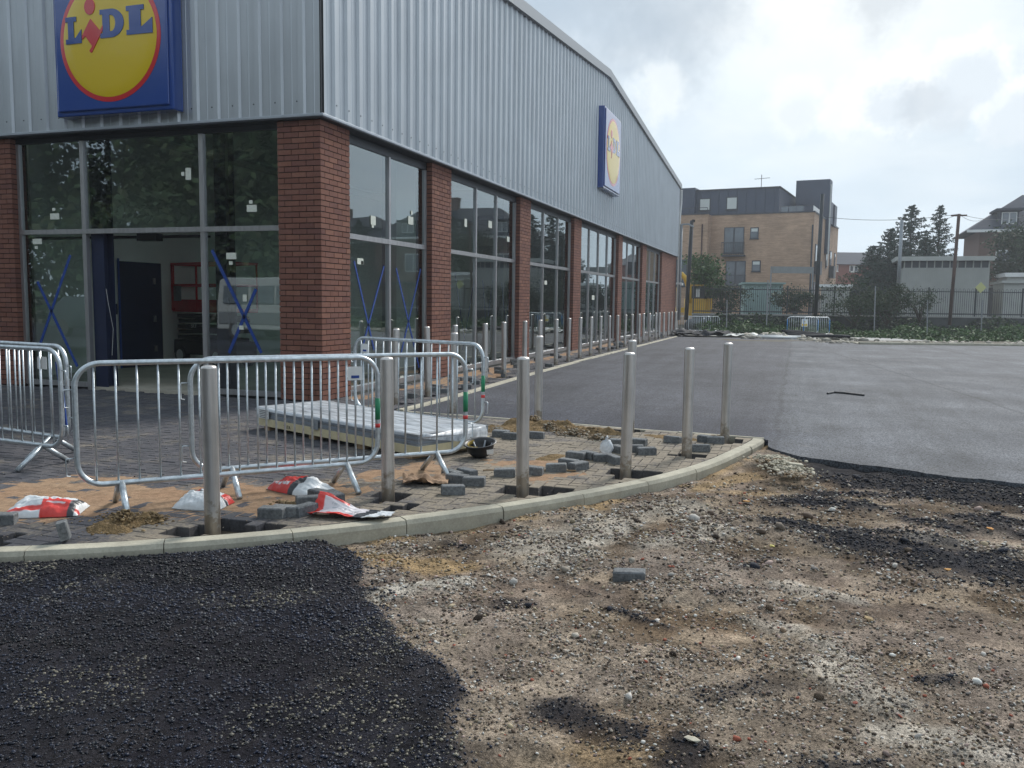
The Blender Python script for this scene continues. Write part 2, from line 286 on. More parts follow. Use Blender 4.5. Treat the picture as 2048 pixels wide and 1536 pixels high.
# ------------------------------------------------------------------ object helpers
def tag(o, label=None, cat=None, group=None, kind=None):
    for k, v in (('label', label), ('category', cat), ('group', group), ('kind', kind)):
        if v: o[k] = v
    return o
def thing(name, label, cat, loc=(0, 0, 0), rotz=0., group=None):
    o = bpy.data.objects.new(name, None); o.empty_display_size = .2; COL.objects.link(o); o.location = loc; o.rotation_euler = (0, 0, rotz)
    return tag(o, label, cat, group)
class MB:
    def __init__(s): s.v = []; s.f = []; s.c = []
    def add(s, vs, fs, col=None):
        b = len(s.v); s.v += [tuple(map(float, q)) for q in vs]; s.f += [tuple(i+b for i in q) for q in fs]
        if col is not None: s.c += [col]*len(vs)
        return s
    def box(s, x0, x1, y0, y1, z0, z1, col=None):
        return s.add([(x0, y0, z0), (x1, y0, z0), (x1, y1, z0), (x0, y1, z0), (x0, y0, z1), (x1, y0, z1), (x1, y1, z1), (x0, y1, z1)],
                     [(0, 3, 2, 1), (4, 5, 6, 7), (0, 1, 5, 4), (1, 2, 6, 5), (2, 3, 7, 6), (3, 0, 4, 7)], col)
    def obox(s, a, u, v, wv, col=None):   # corner and three edge vectors
        a, u, v, wv = map(Vector, (a, u, v, wv)); P = [a, a+u, a+u+v, a+v]; P += [q+wv for q in P]
        return s.add(P, [(0, 3, 2, 1), (4, 5, 6, 7), (0, 1, 5, 4), (1, 2, 6, 5), (2, 3, 7, 6), (3, 0, 4, 7)], col)
    def prism(s, poly, z0, z1):
        n = len(poly); return s.add([(x, y, z0) for x, y in poly]+[(x, y, z1) for x, y in poly], [tuple(range(n-1, -1, -1)), tuple(range(n, 2*n))]+[(i, (i+1) % n, (i+1) % n+n, i+n) for i in range(n)])
    def tube(s, pts, r, n=8, closed=False, cap=True):
        P = [Vector(q) for q in pts]; m = len(P); T = []
        for i in range(m):
            a = P[(i-1) % m] if (closed or i > 0) else P[i]; b = P[(i+1) % m] if (closed or i < m-1) else P[i]
            T.append((b-a).normalized())
        up = Vector((0, 0, 1)) if abs(T[0].z) < .9 else Vector((1, 0, 0)); nrm = T[0].cross(up).normalized(); base = len(s.v)
        for i in range(m):
            nrm = (nrm-T[i]*nrm.dot(T[i])).normalized(); bn = T[i].cross(nrm); rr = r[i] if hasattr(r, '__len__') else r
            for k in range(n):
                a = 2*PI*k/n; s.v.append(tuple(P[i]+nrm*math.cos(a)*rr+bn*math.sin(a)*rr))
        for i in range(m if closed else m-1):
            j = (i+1) % m
            for k in range(n): s.f.append((base+i*n+k, base+i*n+(k+1) % n, base+j*n+(k+1) % n, base+j*n+k))
        if cap and not closed: s.f.append(tuple(base+k for k in range(n-1, -1, -1))); s.f.append(tuple(base+(m-1)*n+k for k in range(n)))
        return s
    def lathe(s, prof, n=24, c=(0, 0, 0)):
        b = len(s.v)
        for r, z in prof:
            for k in range(n): a = 2*PI*k/n; s.v.append((c[0]+r*math.cos(a), c[1]+r*math.sin(a), c[2]+z))
        for i in range(len(prof)-1):
            for k in range(n): s.f.append((b+i*n+k, b+i*n+(k+1) % n, b+(i+1)*n+(k+1) % n, b+(i+1)*n+k))
        return s
    def mesh(s, name, smooth=False, attr='v'):
        me = bpy.data.meshes.new(name); me.from_pydata(s.v, [], s.f); me.update()
        if s.c and len(s.c) == len(s.v):
            if isinstance(s.c[0], (tuple, list)):
                a = me.color_attributes.new('col', 'FLOAT_COLOR', 'POINT'); a.data.foreach_set('color', np.array([(*q, 1.) for q in s.c], dtype=np.float32).ravel())
            else:
                a = me.attributes.new(attr, 'FLOAT', 'POINT'); a.data.foreach_set('value', np.array(s.c, dtype=np.float32))
        if smooth: me.shade_smooth()
        return me
    def build(s, name, mat, parent=None, smooth=False, local=False, kind=None, bevel=0., label=None, loc=None):
        """world coordinates unless local; the vertices are moved into an unrotated parent's frame"""
        if parent is not None and not local:
            T = root_loc(parent); s.v = [(a-T[0], b-T[1], c-T[2]) for a, b, c in s.v]
        me = s.mesh(name, smooth); o = bpy.data.objects.new(name, me); COL.objects.link(o); me.materials.append(mat)
        if parent is not None: o.parent = parent
        if loc: o.location = loc
        if bevel:
            b = o.modifiers.new('edge', 'BEVEL'); b.width = bevel; b.segments = 2; b.limit_method = 'ANGLE'
        if kind: o['kind'] = kind
        if label: o['label'] = label
        return o
def root_loc(o):
    l = Vector(o.location)
    while o.parent: o = o.parent; l = l+o.location
    return l
def inst(name, me, parent=None, loc=(0, 0, 0), rot=(0, 0, 0)):
    o = bpy.data.objects.new(name, me); COL.objects.link(o); o.location = loc; o.rotation_euler = rot
    if parent is not None: o.parent = parent
    return o
def dup(root, loc, rotz, label, group=None):
    r = root.copy(); COL.objects.link(r); r.location = loc; r.rotation_euler = (0, 0, rotz); r['label'] = label
    if group: r['group'] = group
    for ch in list(root.children):
        c = ch.copy(); COL.objects.link(c); c.parent = r
        for g_ in ch.children:
            d = g_.copy(); COL.objects.link(d); d.parent = c
    return r
def text_mesh(txt, size, ext=.002):
    c = bpy.data.curves.new('t', 'FONT'); c.body = txt; c.size = size; c.extrude = ext; c.align_x = 'CENTER'; c.align_y = 'CENTER'
    o = bpy.data.objects.new('t', c); COL.objects.link(o); dg = bpy.context.evaluated_depsgraph_get(); me = bpy.data.meshes.new_from_object(o.evaluated_get(dg))
    bpy.data.objects.remove(o); return me
def grid_mesh(name, xs, ys, Z, mat, col=None, kind='structure', mask=None, parent=None, smooth=True):
    nx, ny = len(xs), len(ys); X, Y = np.meshgrid(xs, ys); V = np.stack([X, Y, Z], -1).reshape(-1, 3)
    i = np.arange((nx-1)*(ny-1)); a = (i//(nx-1))*nx+i % (nx-1); F = np.stack([a, a+1, a+nx+1, a+nx], 1)
    if mask is not None: F = F[mask.ravel()[F].any(1)]
    me = bpy.data.meshes.new(name); me.vertices.add(len(V)); me.vertices.foreach_set('co', V.astype(np.float32).ravel())
    me.loops.add(F.size); me.loops.foreach_set('vertex_index', F.astype(np.int32).ravel()); me.polygons.add(len(F))
    me.polygons.foreach_set('loop_start', np.arange(0, F.size, 4, dtype=np.int32)); me.update(calc_edges=True)
    if col is not None:
        a = me.color_attributes.new('col', 'FLOAT_COLOR', 'POINT'); a.data.foreach_set('color', np.concatenate([col.reshape(-1, 3), np.ones((len(V), 1))], 1).astype(np.float32).ravel())
    if smooth: me.shade_smooth()
    o = bpy.data.objects.new(name, me); COL.objects.link(o); me.materials.append(mat)
    if kind: o['kind'] = kind
    if parent: o.parent = parent
    return o

# ================================================================== SETTING: GROUND
def smooth_curve(P, n=6):
    P = [np.array(q, float) for q in P]; out = []
    for i in range(len(P)-1):
        a = P[max(i-1, 0)]; b = P[i]; c = P[i+1]; d = P[min(i+2, len(P)-1)]
        for k in range(n):
            t = k/n; out.append(.5*((2*b)+(-a+c)*t+(2*a-5*b+4*c-d)*t*t+(-a+3*b-3*c+d)*t**3))
    out.append(P[-1]); return np.array(out)
KF = smooth_curve([(-4, -8.6), (-2, -8.1), (0, -7.55), (.9, -7.24), (1.5, -6.98), (2.02, -6.72), (2.50, -6.44), (3.01, -6.06), (3.54, -5.58), (4.03, -5.04), (4.48, -4.46), (4.87, -3.86), (5.20, -3.24), (5.45, -2.57), (5.64, -1.86), (5.78, -1.2), (5.80, -.98)])
def offset(P, d):
    T = np.gradient(P, axis=0); T /= np.linalg.norm(T, axis=1)[:, None]; return P+np.stack([-T[:, 1], T[:, 0]], 1)*d
KI = offset(KF, .118)
def back_y(x): return np.interp(x, [1.3, 2.3, 3.4, 4.45, 5.8], [-.50, -.58, -.70, -.84, -1.0])
EDGE = [(5.75, -1.12), (5.9, -1.55), (6.15, -1.88), (6.82, -2.14), (7.33, -2.36), (7.85, -2.5), (9, -3.0), (12, -4.3), (20, -8.0), (30, -12)]
def edge_y(x): return np.interp(x, [a for a, b in EDGE], [b for a, b in EDGE])
TAR = [(3.28, -5.74), (3.8, -5.92), (4.14, -6.48), (4.44, -6.85), (4.77, -7.17), (5.01, -7.31), (5.12, -7.75), (5.25, -8.2), (5.7, -9.6)]
def tar_d(x, y):      # metres inside the loose tarmac on the left
    return np.interp(-y, [-b for a, b in TAR], [a for a, b in TAR])-x+(fbm(x, y, 3.5, 4, 5)-.5)*.30
GZ = -.07
def pseg(a, b, wd, k=1.): A = gp(*a, GZ); B = gp(*b, GZ); return (A[0], A[1], B[0], B[1], wd, k)
DARK = [pseg((1600, 1003), (1720, 1012), .20), pseg((1940, 1035), (2100, 1060), .16, .9), pseg((1560, 1045), (1720, 1085), .13), pseg((1720, 1085), (2048, 1140), .30, 1.), pseg((1680, 1062), (1900, 1085), .12, .85), pseg((1640, 985), (2000, 1000), .10, .9), pseg((1830, 1040), (1900, 1050), .12, .9), pseg((1960, 1050), (2100, 1075), .14, .8),
        pseg((1220, 1215), (1330, 1250), .045, .8), pseg((1120, 1165), (1190, 1185), .03, .6), pseg((1110, 1415), (1260, 1450), .12, .9), pseg((1850, 1365), (1900, 1370), .04, .7), pseg((1640, 1535), (1760, 1536), .08, .8), pseg((1370, 1480), (1340, 1536), .09, .8), pseg((1480, 1140), (1540, 1115), .05, .7), pseg((1430, 1190), (1520, 1180), .04, .5), pseg((1000, 1210), (1060, 1200), .05, .55), pseg((940, 1090), (900, 1080), .05, .6), pseg((1420, 1390), (1560, 1370), .06, .5)]
PALE = [pseg((1535, 925), (1590, 950), .10), pseg((1090, 1120), (1250, 1050), .14, .7), pseg((740, 1200), (920, 1165), .09, .85), pseg((1050, 1090), (1350, 1010), .22, .55), pseg((1850, 1075), (2048, 1100), .16, .6), pseg((1560, 1170), (1700, 1200), .08, .5), pseg((1440, 1060), (1300, 1090), .14, .6), pseg((1500, 1240), (1580, 1260), .08, .55), pseg((1640, 1340), (1780, 1420), .10, .6), pseg((1980, 1500), (1800, 1470), .10, .6), pseg((1620, 1280), (1700, 1330), .06, .5)]
YEL = [pseg((660, 1105), (900, 1125), .16), pseg((1100, 1020), (1200, 1010), .08, .8), pseg((1400, 975), (1500, 950), .10, .9), pseg((1420, 980), (1540, 985), .09, .6), pseg((1180, 1500), (1260, 1500), .10, .5)]
def ysum(L, x, y, s):
    m = np.zeros_like(x)
    nz = (fbm(x, y, 6, 4, s)-.5)
    for (a, b, c, d, wd, k) in L: m = np.maximum(m, k*sst(1.5, .35, seg(x, y, a, b, c, d)/wd+nz*1.6))
    return m
def inside_kerb(x, y):    # signed distance towards the pavement from the kerb's outer line
    s = np.full(np.shape(x), 9.); best = np.full(np.shape(x), 99.)
    for i in range(0, len(KF)-3, 3):
        a, b = KF[i], KF[i+3]; d = seg(x, y, *a, *b); c = (b[0]-a[0])*(y-a[1])-(b[1]-a[1])*(x-a[0])
        m = d < best; s = np.where(m, np.sign(c)*d, s); best = np.where(m, d, best)
    return s
def ground_fields(x, y):
    t = tar_d(x, y); tar = sst(-.05, .05, t)
    ed = edge_y(x)+(fbm(x, y, 2.5, 3, 9)-.5)*.16          # asphalt edge
    band = sst(-.98, -.70, y-ed+(fbm(x, y, 3, 4, 31)-.5)*.55)*(x > 5.85)*sst(5.95, 6.3, x)
    dark = np.maximum(ysum(DARK, x, y, 3), band*.98)
    pale = ysum(PALE, x, y, 11); yel = ysum(YEL, x, y, 23)
    kd = -inside_kerb(x, y)
    yel = np.maximum(yel, sst(.22, .03, kd)*sst(.4, .6, fbm(x, y, 4, 3, 77))*(1-tar)*.85)
    grav = sst(.42, .60, fbm(x, y, 1.6, 5, 41))
    return t, tar, dark, pale, yel, grav, kd, ed
def ground_z(x, y, F):
    t, tar, dark, pale, yel, grav, kd, ed = F
    z = GZ-.012+(fbm(x, y, .9, 3, 2)-.5)*.05+(fbm(x, y, 7, 4, 8)-.5)*.035+(fbm(x, y, 28, 3, 12)-.5)*.014
    z = z+grav*.016+pale*.022+dark*.014+(fbm(x, y, 2.4, 4, 18)-.5)*.03
    z = z-.03*np.exp(-((x-3.5)**2+(y+5.5)**2)/.35)+.035*np.exp(-((x-5.9)**2+(y+1.6)**2)/.35)
    tz = -.043+(fbm(x, y, 2, 3, 19)-.5)*.02+(fbm(x, y, 45, 2, 21)-.5)*.012
    z = z*(1-tar)+tz*tar
    z = np.where(kd < .05, np.minimum(z, -.045-(.05-kd)*.8), z); z = np.maximum(z, -.3)
    z = np.where(y > ed-.02, np.minimum(z, -.045), z)
    return z
def ground_col(x, y, F):
    t, tar, dark, pale, yel, grav, kd, ed = F
    n = fbm(x, y, 2.1, 5, 55)[..., None]; n2 = fbm(x, y, 14, 4, 66, .65)[..., None]; n3 = sst(.38, .66, fbm(x, y, 4.5, 5, 67, .6))[..., None]
    rut = sst(.45, .62, fbm((x*.95+y*.3)*.35, (y*.95-x*.3)*2.2, 1.6, 4, 68, .6))[..., None]
    c = np.array([.105, .074, .048])*(1-n3)+np.array([.225, .175, .125])*n3; c = c*(.78+.34*rut)
    c = c*(1-grav[..., None]*.4)+np.array([.215, .185, .155])*grav[..., None]*.4
    pk = sst(.52, .66, fbm(x, y, 1.3, 4, 91))[..., None]*.35; c = c*(1-pk)+np.array([.215, .175, .155])*pk
    for m, q in ((yel, (.26, .18, .095)), (pale, (.38, .35, .30)), (dark, (.010, .0115, .017)), (tar, (.006, .0075, .0135))):
        m = m[..., None]; c = c*(1-m*.94)+np.array(q)*m*.94
    return c*(.40+1.2*n2)
xs = np.arange(-1.5, 12.5, .026); ys = np.concatenate([np.arange(-11.5, -1.0, .026), np.arange(-1.0, -.3, .05)])
X, Y = np.meshgrid(xs, ys); F = ground_fields(X, Y); Z = ground_z(X, Y, F); C = ground_col(X, Y, F)
# keep what the pavement does not cover
keep = (F[6] > -.10) & (Y < np.maximum(F[7]+.35, -20)) | (X > 5.7) & (Y < F[7]+.35)
keep &= (np.hypot(X-CAM[0], Y-CAM[1]) < 9.5)
ground = grid_mesh('ground', xs, ys, Z, M['ground'], C, mask=keep)
# the wider ground out to the horizon, sunk a little below the worked surface
def plane(name, pts, z, mat, kind='structure', parent=None):
    mb = MB(); mb.add([(x, y, z if not callable(z) else z(x, y)) for x, y in pts], [tuple(range(len(pts)))]); return mb.build(name, mat, parent, kind=kind)
plane('terrain', [(-400, -400), (400, -400), (400, 500), (-400, 500)], -.62, M['verge'])
def bowed(name, poly, z, mat, thick=.06):
    mb = MB(); n = len(poly); mb.add([(x, y, z) for x, y in poly]+[(x, y, z-thick) for x, y in poly], [tuple(range(n))]+[(i, i+n, (i+1) % n+n, (i+1) % n) for i in range(n)]); return mb.build(name, mat, kind='structure')
# asphalt car park with a broken near edge
near = []
for x in np.arange(5.85, 12, .05): near.append((x, float(edge_y(x)+(fbm(np.array(x), np.array(edge_y(x)), 2.5, 3, 9)-.5)*.16+rng.normal()*.012)))
FK = [(13.84, 24.71), (8.19, 22.87), (8.05, 23.9), (6.04, 26.5), (1.75, 26.6)]      # far kerb line
FKR = (60, 24.71+46.16*.3256)
poly = [(5.84, -1.0)]+near+[(x, float(edge_y(x))) for x in (13, 16, 20, 30)]+[(60, -12), FKR]+FK+[(1.36, 26.2), (1.30, 10), (1.34, 5), (1.44, 1.5), (1.42, -.45)]+[(x, float(back_y(x))+.03) for x in (2.3, 3.4, 4.45, 5.8)]
bowed('car_park', poly, -.012, M['asphalt'])
# ground in front of and behind the camera, rough tarmac apron
bowed('apron', [(-8, -11.4), (-8, -40), (60, -40), (60, -12.2), (30, -12.2), (12.4, -4.6), (12.4, -11.4)], -.09, M['asphalt'])
bowed('forecourt_apron', [(-30, -40), (-8, -40), (-8, -8.9), (-30, -8.9)], -.06, M['asphalt'])
# ground beyond the far kerb falls away to the footpath and bank
xs2 = np.arange(-20, 62, 1.0); 
def far_z(x, y): D = (x-CAM[0])*_fh[0]+(y-CAM[1])*_fh[1]; lat = (x-CAM[0])*_r[0]+(y-CAM[1])*_r[1]; return D, lat
def strip(name, D0, D1, l0, l1, zf, mat, nd=14, nl=60, kind='structure'):
    mb = MB(); ds = np.linspace(D0, D1, nd); ls = np.linspace(l0, l1, nl)
    for d in ds:
        for l in ls: q = W(l, d, zf(l, d)); mb.v.append(tuple(q))
    for i in range(nd-1):
        for j in range(nl-1): a = i*nl+j; mb.f.append((a, a+1, a+nl+1, a+nl))
    return mb.build(name, mat, kind=kind, smooth=True)
def bank_z(l, d): return -.02-.30*float(sst(31, 46, d))+.10*float(vn(np.array(l), np.array(d), .8, 5))*float(sst(31, 33, d))-.03
strip('verge', 30.9, 52, 6.2, 75, lambda l, d: bank_z(l, d) if d > 31.2 else -.06, M['verge'], nd=24, nl=90)
strip('footpath', 34.6, 60, -2.0, 17.5, lambda l, d: -.05-.32*float(sst(35, 50, d)), M['conc'])
strip('yard', 49, 140, -60, 110, lambda l, d: -.45, M['verge'], nd=4, nl=8)

# ------------------------------------------------------------------ kerbs
def kerb_run(parent, path, L, wd, depth, up, jitter=.003, cham=.022, name='kerb_stone', gap=.006):
    P = np.array(path); s = np.concatenate([[0], np.cumsum(np.linalg.norm(np.diff(P, axis=0), axis=1))]); tot = s[-1]; a = 0
    while a < tot-.05:
        b = min(a+L, tot); ts = np.linspace(a+gap/2, b-gap/2, 5); pts = np.stack([np.interp(ts, s, P[:, 0]), np.interp(ts, s, P[:, 1])], 1)
        T = np.gradient(pts, axis=0); T /= np.linalg.norm(T, axis=1)[:, None]; Nn = np.stack([-T[:, 1], T[:, 0]], 1)
        dz = rng.normal()*jitter; dn = rng.normal()*jitter; mb = MB(); prof = [(0, -depth), (0, -cham*1.3), (cham*.7, -.003), (cham*1.2, 0), (wd-.006, 0), (wd, -.006), (wd, -depth)]
        for q, n_ in zip(pts, Nn):
            for (o, z) in prof: mb.v.append((q[0]+n_[0]*(o+dn), q[1]+n_[1]*(o+dn), up+z+dz))
        k = len(prof)
        for i in range(4):
            for j in range(k-1): mb.f.append((i*k+j, (i+1)*k+j, (i+1)*k+j+1, i*k+j+1))
        mb.f.append(tuple(range(k))); mb.f.append(tuple(range(5*k-1, 4*k-1, -1)))
        mb.build(name, M['kerb'], parent); a = b
kerb = tag(bpy.data.objects.new('kerb', None), kind='structure'); COL.objects.link(kerb)
kerb_run(kerb, KF, .715, .118, .26, .002)
kerb_run(kerb, [(5.80, -.95), (4.45, -.81), (3.4, -.67), (2.3, -.55), (1.44, -.47)], .9, .048, .2, .004, cham=.004)
kerb_run(kerb, [(1.43, -.45), (1.45, .5), (1.44, 1.5), (1.34, 5), (1.30, 10), (1.36, 22), (1.4, 26.6)], .78, .115, .25, .012)
kerb_run(kerb, [(1.5, 26.62), (6.04, 26.55), (8.05, 23.95), (8.19, 22.9)], .8, .12, .25, .03)
kerb_run(kerb, [(8.25, 22.87), (13.84, 24.71), FKR], .8, .12, .25, .07)

# ------------------------------------------------------------------ block paving
BOL0 = [(2.92, -6.11), (3.48, -4.99), (4.29, -4.52), (4.85, -3.63), (5.20, -2.63), (5.44, -1.53), (4.48, -1.46), (3.35, -.99), (2.2, -.70)]
BOL = [(float(CAM[0]+(x-CAM[0])*1.045), float(CAM[1]+(y-CAM[1])*1.045)) for x, y in BOL0]
ROWPX = [790.6, 859, 912.5, 968, 1009, 1049, 1082, 1111, 1137, 1160.5, 1182.6, 1201, 1219.4, 1236, 1252, 1265, 1278, 1289, 1299, 1310, 1319, 1328, 1337, 1345, 1352.6]
ROW = []
for px in ROWPX:
    d = ray(px, 640); t = (1.02-CAM[0])/d[0]; ROW.append((1.02, float(CAM[1]+d[1]*t)))
ROW = [ROW[0]]+ROW[1:]
HOLES = [(x, y, r) for (x, y), r in zip(BOL, (.20, .15, .19, .18, .15, .17, .14, .12, .12))]
HOLES += [(3.02, -5.86, .16), (2.66, -5.95, .10), (4.40, -4.22, .15), (4.98, -3.34, .14), (5.50, -1.30, .12), (1.72, -6.62, .20), (1.50, -6.75, .2), (3.62, -5.02, .1)]
HOLES += [(x, y, .13) for x, y in ROW]+[(x+.05, y+.1, .1) for x, y in ROW[::2]]
SC = .0875
def clip(poly, a, b):     # keep the left of a->b
    out = []; n = len(poly); s = lambda q: (b[0]-a[0])*(q[1]-a[1])-(b[1]-a[1])*(q[0]-a[0])
    for i in range(n):
        p_, q_ = poly[i], poly[(i+1) % n]; sp, sq = s(p_), s(q_)
        if sp >= 0: out.append(p_)
        if sp*sq < 0: t = sp/(sp-sq); out.append((p_[0]+(q_[0]-p_[0])*t, p_[1]+(q_[1]-p_[1])*t))
    return out
paving = tag(bpy.data.objects.new('pavement', None), kind='structure'); COL.objects.link(paving)
KC = [tuple(KI[i]) for i in range(0, len(KI), 3)]
full, cut = [], []
ang = math.radians(0); 
for i in range(-105, 68):
    for j in range(-98, 400):
        m = (i-j) % 4
        if m == 0: hor = True
        elif m == 3: hor = False
        else: continue
        wx, wy = (2, 1) if hor else (1, 2); x0, y0 = i*SC, j*SC; cx, cy = x0+wx*SC/2, y0+wy*SC/2
        if cy > 0: 
            if not (.02 < cx < 1.36): continue
        elif cx > 1.3 and cy > back_y(cx)-.0+.05: continue
        elif cy > -.05 and cx < 0: continue
        if x0 > 5.9: continue
        if any((cx-h[0])**2+(cy-h[1])**2 < (h[2]*(.85+.4*_h(np.array(i), np.array(j), 3)))**2 for h in HOLES if abs(cy-h[1]) < .4): continue
        g_ = .0022; P = [(x0+g_, y0+g_), (x0+wx*SC-g_, y0+g_), (x0+wx*SC-g_, y0+wy*SC-g_), (x0+g_, y0+wy*SC-g_)]; Q = P
        if cy < -.3:
            near_k = [k for k in range(len(KC)-1) if min(math.hypot(KC[k][0]-cx, KC[k][1]-cy), math.hypot(KC[k+1][0]-cx, KC[k+1][1]-cy)) < .45 or seg(np.array(cx), np.array(cy), *KC[k], *KC[k+1]) < .3]
            if not near_k:
                if float(inside_kerb(np.array(cx), np.array(cy))) < 0: continue
            for k in near_k: Q = clip(Q, KC[k], KC[k+1])if Q else Q
            if Q and cx > 1.2: Q = clip(Q, (cx+.2, float(back_y(cx+.2))-.03), (cx-.2, float(back_y(cx-.2))-.03))
        if Q and cy > -.55: Q = clip(Q, (1.305 if cy > 3 else 1.33, -5), (1.29 if cy > 3 else 1.33, 40))
        if not Q or len(Q) < 3: continue
        if len(Q) == 4 and Q == P: full.append((cx, cy, hor))
        else:
            ar = abs(sum(Q[k][0]*Q[(k+1) % len(Q)][1]-Q[(k+1) % len(Q)][0]*Q[k][1] for k in range(len(Q))))/2
            if ar > .0006: cut.append(Q)
        
def paver_mesh(L, Wd, H=.086, c=.005):
    mb = MB(); a, b = L/2, Wd/2
    mb.add([(-a, -b, -H), (a, -b, -H), (a, b, -H), (-a, b, -H), (-a, -b, -c), (a, -b, -c), (a, b, -c), (-a, b, -c), (-a+c, -b+c, 0), (a-c, -b+c, 0), (a-c, b-c, 0), (-a+c, b-c, 0)],
           [(0, 3, 2, 1), (0, 1, 5, 4), (1, 2, 6, 5), (2, 3, 7, 6), (3, 0, 4, 7), (4, 5, 9, 8), (5, 6, 10, 9), (6, 7, 11, 10), (7, 4, 8, 11), (8, 9, 10, 11)]); return mb
pm = paver_mesh(2*SC-.0045, SC-.0045).mesh('paver'); pm.materials.append(M['paver'])
def inview(x, y, z=0., mg=0):
    q = np.array([x, y, z])-CAM; d = q@_f
    if d < .3: return False
    u = 1024+FPX*(q@_R)/d; v = 768-FPX*(q@_U)/d
    return -mg < u < 2048+mg and -mg < v < 1536+mg
order = sorted(full, key=lambda q: (not inview(q[0], q[1]), (q[0]-CAM[0])**2+(q[1]-CAM[1])**2))
for (x, y, hor) in order[:300]:
    inst('paver', pm, paving, (x, y, rng.normal()*.0014), (rng.normal()*.006, rng.normal()*.006, (0 if hor else PI/2)+rng.normal()*.004))
mb = MB(); src = paver_mesh(2*SC-.0045, SC-.0045)
for (x, y, hor) in order[300:]:
    dz = rng.normal()*.0014; tx, ty = rng.normal()*.006, rng.normal()*.006; vv = []
    for a, b, c in src.v:
        if not hor: a, b = -b, a
        vv.append((x+a, y+b, c+dz+a*tx+b*ty))
    mb.add(vv, src.f[1:], float(rng.random()))
mb.build('paver_field', M['paver'], paving, kind='stuff')
mb = MB()
for Q in cut:
    b = len(mb.v); n = len(Q); v = float(rng.random()); dz = rng.normal()*.0014
    mb.add([(x, y, -.086) for x, y in Q]+[(x, y, dz-.001) for x, y in Q], [tuple(range(n, 2*n))]+[(k, (k+1) % n, (k+1) % n+n, k+n) for k in range(n)], v)
mb.build('cut_paver', M['paver'], paving, kind='stuff')
# bedding sand under and between the blocks, showing in the holes
bp = [(-9.3, 0)]+[(-9.3, -9)]+[tuple(q) for q in KI[::3]]+[(x, float(back_y(x))-.02) for x in (5.6, 4.45, 3.4, 2.3, 1.4)]+[(1.33, 26.4), (.0, 35), (.0, 0)]
mb = MB(); mb.add([(x, y, -.084) for x, y in bp], [tuple(range(len(bp)))]); bm_ = mb.build('bedding', material('bedding_sand', (.12, .092, .062), .95, var=[(25, .5, 1.25), (3, .8, 1.1)], bump=(60, .6, .01), coord='World'), kind='structure')
mb = MB(); mb.box(-9.3, 6.2, -9, -.9, -.009, -.008)  # joint sand, seen only in the joints
# sand trodden over the blocks: a low irregular skin that breaks up at its rim
def skin(name, blobs, h, res, mat, colf, x0, x1, y0, y1, seed, cut_=.30, kind='stuff', base=-.0035):
    xs_ = np.arange(x0, x1, res); ys_ = np.arange(y0, y1, res); X, Y = np.meshgrid(xs_, ys_); m = np.zeros_like(X); nz = fbm(X, Y, 2.6, 5, seed)-.5
    for (a, b, c, d, wd, k) in blobs: m = np.maximum(m, k*sst(1.35, .25, seg(X, Y, a, b, c, d)/wd+nz*1.9))
    Z = base+m*h*(.3+1.1*fbm(X, Y, 9, 5, seed+3, .62)**1.3)+(fbm(X, Y, 30, 3, seed+5, .7)-.5)*min(h*.5, .035)*m
    hole = np.zeros_like(m)
    for (hx, hy, hr) in HOLES: hole = np.maximum(hole, np.hypot(X-hx, Y-hy) < hr*1.05+.03)
    ok = (m > cut_*.25) & (hole < .5)
    return grid_mesh(name, xs_, ys_, Z, mat, colf(X, Y), kind=kind, mask=ok)
def s(a, b, wd, k=1.): A = gp(*a); B = gp(*b); return (A[0], A[1], B[0], B[1], wd, k)
def scol(X, Y): n = fbm(X, Y, 3.2, 4, 14)[..., None]; g_ = fbm(X, Y, 45, 3, 15)[..., None]; return (np.array([.30, .185, .115])*(1-n)+np.array([.33, .235, .155])*n)*(.82+.36*g_)
skin('sand', [s((40, 1000), (200, 985), .52), s((200, 1000), (420, 990), .44), s((430, 1000), (620, 985), .34), s((470, 1010), (560, 1020), .16, .9), s((830, 945), (860, 935), .26), s((740, 950), (860, 940), .18, .9), s((1000, 925), (1120, 925), .17, .9), s((1130, 950), (1060, 960), .15, .7), s((1180, 915), (1230, 920), .12, .6)],
     .009, .022, M['sand'], scol, -.2, 5.4, -7.2, -2.5, 100)
skin('sand', [(.25, .5, .25, 9, .22, .9), (.3, 9, .25, 20, .2, .7), (.8, 4.6, .5, 6.0, .25, .8), (.5, 2.2, .45, 3.6, .3, .9), s((940, 880), (1060, 882), .14, .7)], .01, .03, M['sand'], scol, 0.02, 1.3, -.6, 20, 140)
M['soil'] = material('crumbly_soil', None, .97, attr='col', var=[(30, .6, 1.3), (140, .6, 1.35)], bump=[(35, 1., .03), (110, 1., .012)], coord='World', spec=.1)
def dcol(X, Y): n = fbm(X, Y, 9, 4, 24)[..., None]; return np.array([.17, .115, .055])*(1-n)+np.array([.30, .21, .115])*n
skin('soil', [s((225, 1052), (300, 1040), .13), s((205, 1060), (240, 1062), .08, .7)], .075, .012, M['soil'], dcol, 1.6, 2.8, -6.8, -5.3, 201)
skin('soil', [s((1040, 852), (1130, 857), .15, .95), s((1130, 862), (1225, 868), .12, .75), s((985, 860), (1060, 860), .14, .5)], .10, .016, M['soil'], dcol, 2.2, 4.8, -2.2, -.7, 221)
skin('soil', [s((1090, 918), (1110, 912), .09, .8), s((1330, 872), (1385, 880), .10, .7), s((1300, 870), (1340, 876), .08, .4)], .03, .014, M['soil'], dcol, 3.4, 5.6, -3.6, -1.0, 241)
